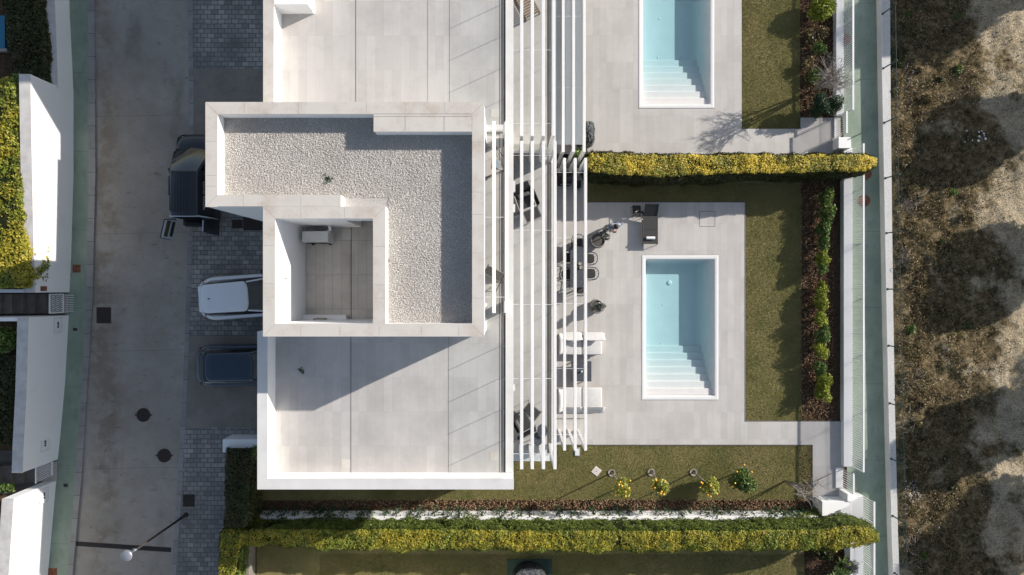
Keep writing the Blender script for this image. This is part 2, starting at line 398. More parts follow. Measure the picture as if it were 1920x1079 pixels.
# foliage
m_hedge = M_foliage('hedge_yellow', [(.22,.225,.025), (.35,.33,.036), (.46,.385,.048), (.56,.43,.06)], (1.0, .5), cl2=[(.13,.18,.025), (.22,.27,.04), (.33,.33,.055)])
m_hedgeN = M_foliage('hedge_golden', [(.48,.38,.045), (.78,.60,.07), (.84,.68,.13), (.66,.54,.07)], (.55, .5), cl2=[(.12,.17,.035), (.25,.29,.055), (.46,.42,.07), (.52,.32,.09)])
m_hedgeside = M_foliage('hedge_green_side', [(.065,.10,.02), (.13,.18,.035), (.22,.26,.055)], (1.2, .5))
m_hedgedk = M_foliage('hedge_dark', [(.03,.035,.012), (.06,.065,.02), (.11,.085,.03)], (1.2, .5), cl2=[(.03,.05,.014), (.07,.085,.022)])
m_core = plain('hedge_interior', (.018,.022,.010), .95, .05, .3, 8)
m_leafgreen = M_foliage('leaf_green', [(.06,.11,.028), (.12,.19,.045), (.21,.28,.07)])
m_leaflime = M_foliage('leaf_lime', [(.14,.19,.02), (.27,.32,.04), (.40,.40,.06)])
m_leafdark = M_foliage('leaf_dark', [(.02,.045,.022), (.045,.085,.04), (.08,.13,.06)])
m_leafolive = M_foliage('leaf_silver', [(.12,.13,.11), (.19,.205,.18), (.28,.29,.26)])
m_citrus = M_foliage('leaf_citrus', [(.20,.23,.03), (.38,.40,.07), (.55,.52,.15)])
m_pine = M_foliage('leaf_pine', [(.03,.05,.018), (.05,.08,.03)])
m_orange = plain('orange_peel', (.80,.42,.04), .4, .4, .1, 10)
m_trunkpale = plain('pale_trunk', (.30,.27,.24), .85, .1, .25, 14, bump=.005)
# objects
m_glass = M_glass('balustrade_glass', (.955,.97,.963)); m_awn = M_glass('frosted_awning_glass', (.80,.86,.85), .1, .86, (.72,.75,.74))
m_black = plain('black_fabric', (.035,.036,.038), .85, .2, .3, 40, bump=.001); m_blkmetal = plain('black_metal', (.03,.03,.032), .45, .4, .2, 6)
m_char = plain('charcoal_mesh', (.10,.10,.10), .8, .2, .15, 30); m_charl = plain('grey_sling', (.052,.052,.052), .8, .2, .12, 20, bump=.001)
m_table = plain('slate_top', (.06,.068,.08), .55, .4, .3, 12); m_sofa = plain('white_linen', (.57,.565,.555), .9, .1, .05, 6, bump=.004)
m_seam = plain('linen_seam', (.42,.42,.41), .9, .1)
m_pot = plain('grey_pot', (.26,.25,.24), .7, .2, .12, 4, bump=.001); m_towel = plain('white_towel', (.8,.8,.82), .95, .1, .04, 20, bump=.006)
m_lamp = plain('galvanised', (.25,.27,.30), .4, .5, .1, 5, metal=.4); m_iron = plain('cast_iron', (.045,.035,.03), .7, .3, .3, 18, bump=.006)
m_rust = plain('rusty_iron', (.21,.085,.05), .8, .2, .35, 8, bump=.006)
m_skin = plain('skin', (.52,.30,.21), .55, .3, .06, 6); m_hair = plain('dark_hair', (.015,.012,.01), .6, .3, .3, 60, bump=.004)
m_shirt = plain('pale_denim_shirt', (.25,.30,.355), .9, .1, .12, 14, bump=.006); m_trous = plain('light_trousers', (.50,.55,.60), .9, .1, .1, 10, bump=.004)
m_wood = plain('weathered_wood', (.22,.16,.11), .8, .2, .3, 9); m_taupe = plain('taupe_canvas', (.33,.31,.27), .85, .2, .1, 9)
m_rug = N('printed_rug', .9, .1); m_rug.col(m_rug.ramp(m_rug.noise(2.2, 3, .5, m_rug.mapping(sc=(1,1,1), loc=(3.3,1.1,0))), [(.35, (.50,.46,.43)), (.5, (.58,.53,.49)), (.6, (.46,.43,.42)), (.68, (.60,.30,.22))])); m_rug = m_rug.m
m_gmat = plain('green_mat', (.05,.085,.065), .9, .1, .2, 3); m_acw = plain('ac_enamel', (.56,.56,.54), .5, .3, .06, 3)
m_tarp = plain('grey_tarpaulin', (.10,.105,.115), .38, .5, .25, 5)
n = N('tarp_folds', .3, .5); n.col((.07,.075,.08)); n.bump(n.noise(5, 3, .6, dist=1.5), .15); m_tarp2 = n.m
m_basin = plain('pool_gelcoat', (.70,.66,.635), .5, .3, .03, 2); m_rim = plain('pool_rim', (.70,.70,.69), .4, .4, .02, 2)
n = N('water'); n.t.nodes.remove(n.b)
tr = n.node('ShaderNodeBsdfTransparent'); gl = n.node('ShaderNodeBsdfGlossy'); gl.inputs['Roughness'].default_value = .03
bp = n.node('ShaderNodeBump'); bp.inputs['Distance'].default_value = .02; bp.inputs['Strength'].default_value = .4; n.l(n.noise(7, 3, .6, dist=.8), bp.inputs['Height']); n.l(bp.outputs[0], gl.inputs['Normal'])
fr = n.node('ShaderNodeFresnel'); fr.inputs[0].default_value = 1.33; ms = n.node('ShaderNodeMixShader')
n.l(n.math('MULTIPLY', fr.outputs[0], n.math('SUBTRACT', 1.0, n.geo.outputs['Backfacing'])), ms.inputs[0]); n.l(tr.outputs[0], ms.inputs[1]); n.l(gl.outputs[0], ms.inputs[2]); n.l(ms.outputs[0], n.t.nodes['Material Output'].inputs[0])
va = n.node('ShaderNodeVolumeAbsorption'); va.inputs['Color'].default_value = (0, .66, .78, 1); va.inputs['Density'].default_value = .40
n.l(va.outputs[0], n.t.nodes['Material Output'].inputs['Volume']); m_water = n.m
m_conc = plain('poured_concrete', (.42,.385,.35), .85, .15, .1, 2, bump=.003); m_stair = plain('dark_stair_stone', (.17,.155,.135), .85, .15, .2, 3)
m_capw = plain('weathered_cap', (.52,.50,.48), .85, .15, .15, 3)
n = N('chainlink'); n.t.nodes.remove(n.b)
sp = n.node('ShaderNodeSeparateXYZ'); n.l(n.pos, sp.inputs[0])
def _tri(e): return n.math('ABSOLUTE', n.math('SUBTRACT', n.math('FRACT', n.math('MULTIPLY', e, 18.0)), .5))
a1 = n.math('LESS_THAN', _tri(n.math('ADD', sp.outputs[1], sp.outputs[2])), .045); a2 = n.math('LESS_THAN', _tri(n.math('SUBTRACT', sp.outputs[1], sp.outputs[2])), .045)
al = n.math('MAXIMUM', a1, a2); tr = n.node('ShaderNodeBsdfTransparent'); df = n.node('ShaderNodeBsdfDiffuse'); df.inputs[0].default_value = (.06,.10,.09,1)
ms = n.node('ShaderNodeMixShader'); n.l(al, ms.inputs[0]); n.l(tr.outputs[0], ms.inputs[1]); n.l(df.outputs[0], ms.inputs[2]); n.l(ms.outputs[0], n.t.nodes['Material Output'].inputs[0]); m_link = n.m
m_greenpost = plain('green_post', (.025,.06,.055), .5, .4, .1, 4)
def paint(name, c, rough=.22, coat=.6, metal=.0):
    n = N(name, rough, .5); n.b.inputs['Metallic'].default_value = metal; n.b.inputs['Coat Weight'].default_value = coat; n.b.inputs['Coat Roughness'].default_value = .05
    n.col(n.mix(n.rng(n.noise(1.5, 5, .7), .4, .7, 0, .12), c, tuple(x*.8+.03 for x in c))); return n.m
m_carwhite = paint('white_car_paint', (.76,.77,.78)); m_carblue = paint('navy_car_paint', (.024,.042,.066), .2, .7, .3); m_carblack = paint('black_car_paint', (.012,.014,.018), .35, .5)
m_carglass = paint('car_glass', (.018,.020,.022), .05, 1.); m_tyre = plain('tyre_rubber', (.02,.02,.02), .85, .2); m_alloy = plain('alloy', (.35,.36,.38), .35, .5, .1, 5, metal=.8)
m_tail = plain('red_lamp', (.22,.012,.012), .2, .5); m_head = plain('clear_lamp', (.6,.62,.65), .1, .6); m_plast = plain('black_plastic', (.03,.03,.03), .6, .3)
m_lining = plain('door_lining', (.45,.50,.54), .6, .3, .08, 4); m_brownglass = plain('amber_glass', (.10,.07,.025), .1, .6)
# ================================================================ GROUND
ZS = 0.8                                  # street level; garden level is 0
pools = [(wx(1202), wx(1347), wy(751), wy(479)), (wx(1196), wx(1339), wy(205), wy(205)+6.55)]
g = MB().rects([(-9.9, 120, -120, 120), (-11.45, -9.89, -120, -6.85)], -.03, pools).build('ground', m_soil); tag(g, kind='structure')
BX = -9.9
# retaining step between street and gardens
g = MB().box(-120, BX, -6.85, 120, ZS-1.2, ZS-.03).box(-120, -11.45, -120, -6.851, ZS-1.2, ZS-.03).build('street_terrain', m_drive); tag(g, kind='structure')
def strip(name, left, right, z, mat, t=0.0):
    # left/right: lists of (px,py)
    o = MB(); L = [w(*p, z) for p in left]; Rr = [w(*p, z) for p in right]
    n0 = len(o.v); m = len(L)
    o.v += [(*p, z) for p in L]+[(*p, z) for p in Rr]
    for i in range(m-1): o.f.append((i, i+1, m+i+1, m+i))
    if t:
        k = len(o.v); o.v += [(*p, z-t) for p in L]+[(*p, z-t) for p in Rr]
        for i in range(m-1): o.f += [(k+i, i, i+1, k+i+1)[::-1], (m+i, k+m+i, k+m+i+1, m+i+1)]
        o.f += [(0, k, k+m, m), (m-1, 2*m-1, k+2*m-1, k+m-1)]
    ob = o.build(name, mat); tag(ob, kind='structure'); return ob
ys = [-60, 0, 190, 330, 560, 720, 900, 1140]
wallb = [128, 130, 138, 137.5, 130, 122, 108, 86]
kl = [164, 165, 166, 166, 161, 153, 141, 121]; kr = [175, 176, 178, 178.5, 173, 163.5, 152, 130]
rr_ = [352, 352, 354, 355, 349, 343, 333, 317]
dr = [361, 361, 363, 363, 358, 351, 342, 326]
strip('sidewalk', [(a-6, y) for a, y in zip(wallb, ys)], [(a, y) for a, y in zip(kl, ys)], ZS+.085, m_walkW, .1)
strip('kerb', [(a, y) for a, y in zip(kl, ys)], [(a, y) for a, y in zip(kr, ys)], ZS+.09, m_kerb, .12)
strip('road', [(a-2, y) for a, y in zip(kr, ys)], [(a+2, y) for a, y in zip(rr_, ys)], ZS, m_road)
strip('kerb', [(a, y) for a, y in zip(rr_, ys)], [(a, y) for a, y in zip(dr, ys)], ZS+.012, m_kerb, .05)
def patch(name, pts, z, mat):
    o = MB().sheet([w(*p, z) for p in pts], z).build(name, mat); tag(o, kind='structure'); return o
zp = ZS+.006
patch('driveway', [(359, -60), (620, -60), (620, 130), (361, 130)], zp, m_sett)
patch('driveway', [(361, 130), (620, 130), (620, 394), (361, 394)], zp, m_drive)
patch('driveway', [(360, 394), (620, 394), (620, 630), (353, 630)], zp, m_sett)
patch('driveway', [(354, 630), (620, 630), (620, 803), (346, 803)], zp, m_drive)
patch('driveway', [(346, 803), (560, 803), (560, 860), (462, 860), (462, 1140), (322, 1140)], zp, m_sett)
# drain covers
def cover_sq(px0, px1, py0, py1, label, zz=None, mat=None, nb=9):
    zz = zz if zz is not None else ZS+.012; x0, y0 = w(px0, py1, zz); x1, y1 = w(px1, py0, zz)
    t = thing('drain_cover', label, 'drain cover', ((x0+x1)/2, (y0+y1)/2, zz))
    MB().box(x0, x1, y0, y1, zz-.02, zz+.004).build('frame', mat or m_iron, t)
    b = MB()
    for i in range(nb):
        a = x0+.04+(x1-x0-.08)*i/nb; b.box(a, a+(x1-x0-.08)/nb*.5, y0+.04, y1-.04, zz+.004, zz+.012)
    b.build('grating', mat or m_iron, t); return t
cover_sq(181, 208, 577, 607, 'large square dark iron cover in the middle of the street')
cover_sq(343, 365, 928, 951, 'square dark iron cover in the paving beside the street lamp')
cover_sq(435, 455, 413, 429, 'square dark drain cover on the setts behind the black van')
cover_sq(136, 151, 497, 512, 'square brown cover on the green sidewalk by the wall', ZS+.09, m_rust)
cover_sq(137, 145, 616, 621, 'tiny black cover on the green sidewalk below the metal gate', ZS+.09, nb=3)
cover_sq(119, 127, 908, 914, 'tiny black cover on the green sidewalk by the barred gate', ZS+.09, nb=3)
cover_sq(90, 107, 1066, 1083, 'brown cover on the green sidewalk at the lower edge', ZS+.09, m_rust)
cover_sq(456, 500, 408, 433, 'black grating against the house wall beside the van', nb=14)
def manhole(px, py, label):
    x, y = w(px, py, ZS); t = thing('manhole_cover', label, 'manhole cover', (x, y, ZS))
    MB().lathe([(0, .012), (.26, .012), (.30, .016), (.30, -.02)][::-1], (x, y, ZS), 28).build('lid', m_iron, t)
    b = MB(); b.box(x-.37, x-.29, y-.03, y+.03, ZS, ZS+.018); b.box(x+.29, x+.37, y-.03, y+.03, ZS, ZS+.018)
    build_each(b, 'lug', m_iron, t)
    b = MB()
    for i in range(-4, 5):
        h = math.sqrt(.25**2-(i*.055)**2); b.box(x-h, x+h, y+i*.055-.009, y+i*.055+.009, ZS+.012, ZS+.02)
    b.build('rib', m_iron, t)
manhole(269, 779, 'round iron manhole cover in the street, upper of the pair')
manhole(308, 855, 'round iron manhole cover near the kerb, lower of the pair')
def rust_round(px, py, label, r=.27):
    x, y = w(px, py, 0); t = thing('manhole_cover', label, 'manhole cover', (x, y, 0))
    MB().lathe([(r, -.01), (r, .012), (r-.03, .016), (r-.035, .010), (0, .010)], (x, y, 0), 30).build('lid', m_rust, t)
    MB().box(x-.05, x+.05, y-r-.06, y-r+.02, 0, .014).build('lug', m_rust, t)
rust_round(1620, 377, 'round rusty brown manhole cover on the green path beneath the picket fence')
rust_round(1625, 327, 'rusty cover half hidden under the tip of the upper hedge', .22)
rust_round(1585, 74, 'rusty brown cover behind the picket fence at the top', .24)
# drain channel across the street
t = thing('drain_channel', 'long dark grating crossing the street beneath the lamp', 'drain channel', (*w(230, 1023, ZS), ZS))
a = Vector(w(139, 1020, ZS)); b_ = Vector(w(321, 1032, ZS)); d = (b_-a).normalized(); nn = Vector((-d.y, d.x))*.1
MB().prism([tuple(a+nn), tuple(b_+nn), tuple(b_-nn), tuple(a-nn)], ZS-.02, ZS+.006).build('channel', m_iron, t)
o = MB(); L = (b_-a).length
for i in range(int(L/.06)):
    c = a+d*(i*.06+.02); e = c+d*.03; m2 = nn*.85
    o.prism([tuple(c+m2), tuple(e+m2), tuple(e-m2), tuple(c-m2)], ZS+.006, ZS+.016)
o.build('grating', m_plast, t)
# ---------------------------------------------------------------- gardens
def RC(px0, px1, py0, py1, z=0.): return (wx(px0, z), wx(px1, z), wy(py1, z), wy(py0, z))
m_lawnz = .012
lawns = [RC(1397, 1503, 300, 791), (wx(1095), wx(1397), wy(381), wy(300)), (-11.4, wx(1523), wy(939), wy(834)), (-11.4, wx(1508), -20, wy(1000)), (wx(1390), wx(1500), wy(243), 14)]
g = MB().rects(lawns, m_lawnz).build('lawn', m_grass0); tag(g, kind='structure')
g = MB().rects([RC(957, 1397, 381, 834), RC(1396, 1580, 791, 834), RC(957, 1098, 290, 381)], .05, [pools[0]])
g.rects([RC(1523, 1580, 834, 1000)], .05)
g = g.build('terrace', m_deck); tag(g, kind='structure')
g = MB().box(*RC(957, 1397, 381, 479), -.03, .044).box(*RC(957, 1202, 479, 751), -.03, .044).box(*RC(1347, 1397, 479, 834), -.03, .044).box(*RC(957, 1347, 751, 834), -.03, .044).box(*RC(1397, 1580, 791, 834), -.03, .044).box(*RC(1523, 1580, 834, 1000), -.03, .044).build('terrace_base', m_deck); tag(g, kind='structure')
g = MB().rects([(wx(1000), wx(1390), wy(330), 16), RC(1389, 1500, 243, 330), RC(1500, 1575, 222, 330)], .05, [pools[1]]).build('terrace', m_deck); tag(g, kind='structure')
# grass blades
def blades(name, rects_, dens, size, mat, z=.012, up=.8):
    P = []
    for r in rects_:
        x0, x1, y0, y1 = max(r[0], -14), r[1], max(r[2], -14), min(r[3], 14)
        k = int((x1-x0)*(y1-y0)*dens); P.append(np.stack([RNG.uniform(x0, x1, k), RNG.uniform(y0, y1, k), np.full(k, z+size*.25)], 1))
    P = np.concatenate(P); A = RNG.normal(0, 1, P.shape)*[1, 1, .15]
    A[:, 2] += .25
    o = leaves(name, P, size, mat, nrm=A, tilt=.2, aspect=.22); return o
tag(blades('grass', [RC(1397, 1502, 345, 790), (wx(1100), wx(1397), wy(380), wy(345)), RC(700, 1523, 835, 938), (wx(600), wx(1508), wy(1100), wy(1040)), (wx(1391), wx(1500), wy(242), 13.5)], 2300, .045, m_blade), kind='stuff')
# mulch
cp = []
def mulch(r, dens):
    k = int((r[1]-r[0])*(r[3]-r[2])*dens); cp.append(np.stack([RNG.uniform(r[0], r[1], k), RNG.uniform(r[2], r[3], k), RNG.uniform(0, .04, k)], 1))
mulch(RC(560, 1523, 937, 960), 420); mulch(RC(1500, 1562, 335, 790), 260); mulch(RC(1500, 1570, -10, 222), 200); mulch(RC(1500, 1523, 834, 960), 150); mulch(RC(1508, 1600, 1000, 1090), 120)
tag(chunks('mulch', np.concatenate(cp), .07, m_chip), kind='stuff')
# ---------------------------------------------------------------- path behind the gardens (green) and wasteland
def strE(name, xl, xr, z, mat, t=0): return strip(name, [(a, y) for a, y in xl], [(a, y) for a, y in xr], z, mat, t)
pe = [(1643, -60), (1643, 0), (1646, 200), (1650, 400), (1653, 560), (1657, 760), (1663, 1000), (1668, 1140)]
patch('sidewalk', [(1588, 868), (1616, 868), (1616, 930), (1588, 930)], .004, m_walkE)
g = strE('sidewalk', [(1578 if y < 280 else (1592 if y < 930 else 1610), y) for _, y in pe], [(x+4, y) for x, y in pe], -.0, m_walkE, .03)
# road-side parapet of concrete with wire fence
t = thing('wire_fence', 'green wire mesh fence on the pale concrete kerb by the waste ground', 'fence', (*w(1660, 540), 0))
zP = .38
Lp = [w(x, y, 0) for x, y in pe]
o = MB(); m_ = len(Lp)
Wd = [.42, .40, .36, .32, .30, .28, .28, .28]
o.v += [(x, y, -.03) for x, y in Lp]+[(x, y, zP) for x, y in Lp]+[(x+d_, y, zP) for (x, y), d_ in zip(Lp, Wd)]+[(x+d_, y, -.03) for (x, y), d_ in zip(Lp, Wd)]
for i in range(m_-1):
    for k in range(3): o.f.append((k*m_+i, k*m_+i+1, (k+1)*m_+i+1, (k+1)*m_+i)[::-1])
o.build('kerb_wall', m_cope2, t)
o = MB()
o.v += [(x+.06, y, zP+.0) for x, y in Lp]+[(x+.06, y, zP+1.0) for x, y in Lp]
for i in range(m_-1): o.f.append((i, i+1, m_+i+1, m_+i))
o.build('wire_mesh', m_link, t)
def pex(y_):
    for (x0, y0), (x1, y1) in zip(Lp[:-1], Lp[1:]):
        if y1 <= y_ <= y0: return x0+(x1-x0)*(y_-y0)/(y1-y0)
    return Lp[0][0]
for py in (27, 129, 231, 335, 438, 543, 649, 757, 861, 968, 1075):
    y_ = wy(py, zP); x_ = pex(y_)+.06
    MB().tube([(x_, y_, zP-.1), (x_, y_, zP+1.08)], .028).lathe([(.05, 0), (.05, .02), (0, .02)], (x_, y_, zP)).build('post', m_greenpost, t)
o = MB(); o.tube([(pex(y)+.06, y, zP+1.0) for y in np.linspace(13.8, -13.8, 14)], .008, 4); o.build('wire', m_greenpost, t)
# wasteland
gx = np.linspace(0, 1, 70); gy = np.linspace(-20, 20, 260)
V = []; 
for y in gy:
    x0 = pex(min(13.9, max(-13.9, y)))+.26
    for u in gx:
        x = x0+u*(26-x0) if u < 1 else 45
        z = .22+.16*mn.noise(Vector((x*.8, y*.8, 0)))+.10*mn.noise(Vector((x*3, y*3, 5)))+.05*mn.noise(Vector((x*9, y*9, 5)))
        if u == 0: z = .18
        V.append((x, y, z))
nx = len(gx); Fq = [(j*nx+i, j*nx+i+1, (j+1)*nx+i+1, (j+1)*nx+i) for j in range(len(gy)-1) for i in range(nx-1)]
me = bpy.data.meshes.new('waste_ground'); me.from_pydata(V, [], Fq); me.materials.append(m_waste); me.shade_smooth()
g = link(bpy.data.objects.new('waste_ground', me)); tag(g, kind='structure')
def wz(x, y): return .22+.16*mn.noise(Vector((x*.8, y*.8, 0)))+.10*mn.noise(Vector((x*3, y*3, 5)))
P = []; Q = []; G = []
for i in range(120000):
    y = random.uniform(-14, 14); x = pex(max(-13.9, min(13.9, y)))+.55+abs(random.gauss(0, 1))*2.5
    cl = mn.noise(Vector((x*1.3, y*1.3, 9)))+.5*mn.noise(Vector((x*4, y*4, 3)))
    if cl < random.uniform(-.35, .35) or x > 24: continue
    P.append((x, y, wz(x, y)+random.uniform(.02, .12)))
P = np.array(P); A = RNG.normal(0, 1, P.shape)
tag(leaves('dry_weeds', P, .075, m_weed, nrm=A, tilt=.3, aspect=.28, jit=.6), kind='stuff')
for i in range(600):
    y = random.uniform(-14, 14); x = pex(max(-13.9, min(13.9, y)))+.5+abs(random.gauss(0, 1))*3
    if x < 24: Q.append((x, y, wz(x, y)+.01))
for i in range(140): 
    x, y = w(random.gauss(1706, 9), random.gauss(924, 12)); Q.append((x, y, wz(x, y)+.06))
tag(chunks('loose_stones', Q, .075, m_stone, jit=.8), kind='stuff')
o = MB()
for cx, cy in ((1690, 490), (1700, 800), (1690, 990), (1705, 380), (1712, 1040), (1700, 720), (1688, 150)):
    for i in range(26):
        x, y = w(cx+random.gauss(0, 9), cy+random.gauss(0, 16)); a = random.uniform(0, 6.28); l = random.uniform(.15, .5)
        z = wz(x, y)+.06; o.tube([(x, y, z), (x+l*.5*math.cos(a), y+l*.5*math.sin(a), z+.12), (x+l*math.cos(a+.3), y+l*math.sin(a+.3), z+.05)], .009, 3)
tag(o.build('dead_twigs', m_twig), kind='stuff')
# litter: white scraps
for i, (px, py) in enumerate([(1812,246),(1833,249),(1838,247),(1833,258),(1843,252),(1845,262),(1822,264),(1808,267),(1830,266),(1844,256)]):
    x, y = w(px, py, .25); a = random.uniform(0, 3); s_ = random.uniform(.04, .075)
    q = MB(); q.v = [(x+s_*math.cos(a+k*1.57)*random.uniform(.7,1.2), y+s_*math.sin(a+k*1.57)*random.uniform(.7,1.2), wz(x, y)+.05+random.uniform(0,.02)) for k in range(4)]+[(x, y, wz(x,y)+.09)]
    q.f = [(0,1,4),(1,2,4),(2,3,4),(3,0,4)]
    tag(q.build('litter', m_towel), 'scrap of white litter lying in the tree shadow on the waste ground', 'litter', 'white litter scraps')
# ================================================================ TREES beyond the frame (front row shades the waste ground, added back copies screen the sky)
def crown_pts(c, rx, ry, rz, n, lumps=9, seed=1):
    rg = np.random.default_rng(seed); out = []
    for i in range(lumps):
        u = rg.normal(0, 1, 3); u /= np.linalg.norm(u); cc = np.array(c)+u*[rx, ry, rz]*rg.uniform(.2, .62)
        rr = rg.uniform(.38, .55); k = n//lumps
        v = rg.normal(0, 1, (k, 3)); v /= np.linalg.norm(v, axis=1)[:, None]
        out.append(cc+v*(rg.uniform(.55, 1.05, k)[:, None])*np.array([rx, ry, rz])*rr)
    return np.concatenate(out)
sky_screen_src = []
def big_tree(tipx, tipy, r, zc, rz, label, seed):
    # tip = left-most shadow point on the ground; place the crown up-sun of it
    ln = math.hypot(SX, SY); D = Vector((SX, SY))/ln; reach = math.hypot(r, rz*ln/SZ)*.88
    c = Vector(w(tipx, tipy))+D*reach; base = c+Vector((SX, SY))*(zc/SZ)
    t = thing('pine_tree', label, 'tree', (base.x, base.y, .2))
    MB().tube([(0, 0, -.2), (.1, .05, zc*.5), (0, .1, zc)], .22, 8, .1).build('trunk', m_bark, t, True, local=True)
    o = MB(); rg = random.Random(seed)
    for i in range(9):
        a = rg.uniform(0, 6.28); o.tube([(0, 0, zc*rg.uniform(.55, .9)), (r*.6*math.cos(a), r*.6*math.sin(a), zc+rg.uniform(-.3, .5)*rz)], .07, 5, .02)
    o.build('limb', m_bark, t, local=True)
    pts = crown_pts((0, 0, zc), r, r, rz, 13000, 14, seed)
    leaves('crown', pts, .30, m_pine, t, tilt=2); sky_screen_src.append((t, base, label))
    rg2 = np.random.default_rng(seed)
    o = MB()
    for i in range(11):
        u = rg2.normal(0, 1, 3); u /= np.linalg.norm(u); cc = np.array([0, 0, zc])+u*[r, r, rz]*rg2.uniform(.25, .55); q = r*rg2.uniform(.30, .42)
        o.lathe([(0, -q*.9), (q*.7, -q*.7), (q, 0), (q*.72, q*.68), (0, q*.92)], tuple(cc), 9)
    o.build('inner_crown', m_pine, t, True, local=True)
for a in [(1645, 95, 2.4, 4.8, 2.2, 'tall dense tree over the top right of the waste ground', 1), (1688, 352, 2.2, 4.6, 1.9, 'dense tree beyond the waste ground, second from the top', 2),
          (1726, 606, 2.2, 4.4, 1.9, 'dense tree beyond the waste ground, middle of the row', 3), (1670, 905, 2.1, 4.5, 2.0, 'dense tree beyond the waste ground, second from the bottom', 4),
          (1725, 1092, 2.5, 4.7, 2.1, 'dense tree over the bottom right of the waste ground', 5), (1800, -50, 3.0, 6.5, 2.8, 'broad tree standing behind the topmost tree of the row', 6)]:
    big_tree(a[0]-55, *a[1:])
for t, b, lb in sky_screen_src[:5]:  # larger unseen copies, added behind the row to block bright eastern sky
    dup(t, (b.x+14.6, b.y+6.8, .2), .6, lb.replace('dense tree', 'added sky-screening pine behind the tree'), scale=(1.6, 1.6, 1.6))
# ================================================================ WHITE GARDEN FENCES
def picket_fence(label, X, y0, y1, zb, zt, wx0, wx1, base=True, pitch=.098):
    t = thing('picket_fence', label, 'fence', (X, (y0+y1)/2, 0))
    if base: MB().box(wx0, wx1, y0, y1, -.03, zb).build('base_wall', m_white, t, bevel=.01)
    o = MB(); n_ = int((y1-y0)/pitch)
    for i in range(n_+1):
        y = y0+.02+i*pitch; o.box(X-.006, X+.014, y-.013, y+.013, .06, zt-.03)
    o.build('picket', m_metalwhite, t)
    MB().box(X-.04, X+.04, y0, y1, zt-.03, zt+.012).build('rail', m_metalwhite, t, bevel=.005)
    o = MB(); y = y0+.02
    while y < y1:
        o.box(X-.04, X-.0125, y-.02, y+.02, zb, zt-.031); y += 1.96
    build_each(o, 'post', m_metalwhite, t)
    return t
FX = 15.07
picket_fence('white picket fence along the garden with the citrus trees and sun lounger', FX, wy(876, .3), wy(278, .3), .3, 1.2, wx(1582, .3), 15.05)
picket_fence('white picket fence behind the neighbouring garden at the top', 14.68, wy(216, .3), 14.2, .3, 1.08, wx(1568, .3), 14.66)
picket_fence('short white picket gate beside the clipped bushes', 14.42, wy(258, .3), wy(218, .3), .12, 1.05, wx(1568, .3), 14.4, pitch=.1)
picket_fence('short white picket gate beside the bare tree', 14.72, wy(918, .3), wy(880, .3), .12, 1.05, 14.4, 14.7, pitch=.1)
picket_fence('white picket fence at the bottom beyond the long hedge', 15.44, -14, wy(930, .5), .5, 1.36, wx(1594, .5), 15.42)
# masonry boxes by the gates
t = thing('garden_pier', 'white masonry box at the end of the long low wall by the gate', 'masonry box', (13.9, -10, 0))
MB().box(13.50, wx(1593, .75), -10.6, wy(941, .75), -.03, .75).build('block', m_white, t, bevel=.01)
MB().box(wx(1572, 0)-.0, wx(1594, .5)-.003, wy(941, .75)+.003, wy(917, 0)-.0, -.03, .8).build('side_wall', m_white, t, bevel=.01)
t = thing('garden_pier', 'white masonry pier by the hedge end at the top gate', 'masonry box', (14.6, 6.4, 0))
MB().box(wx(1560), wx(1596, .6), wy(284), wy(258, .6), -.03, .6).build('block', m_white, t, bevel=.01)
# long low wall at the south
t = thing('garden_wall', 'long low white wall between the bark bed and the long hedge', 'wall', (3, -10, 0))
MB().box(wx(480), 13.49, -10.12, -9.96, -.03, .78).build('masonry', m_white, t, bevel=.01)
# thin edging lines around the lawn
o = MB(); 
for r in (RC(1395.5, 1397.5, 381, 791), RC(1095, 1397, 379.5, 381), RC(1397, 1580, 789.5, 791), RC(560, 1523, 834, 835.5)): o.box(*r, -.02, .056)
tag(o.build('kerb', m_joint), kind='structure')
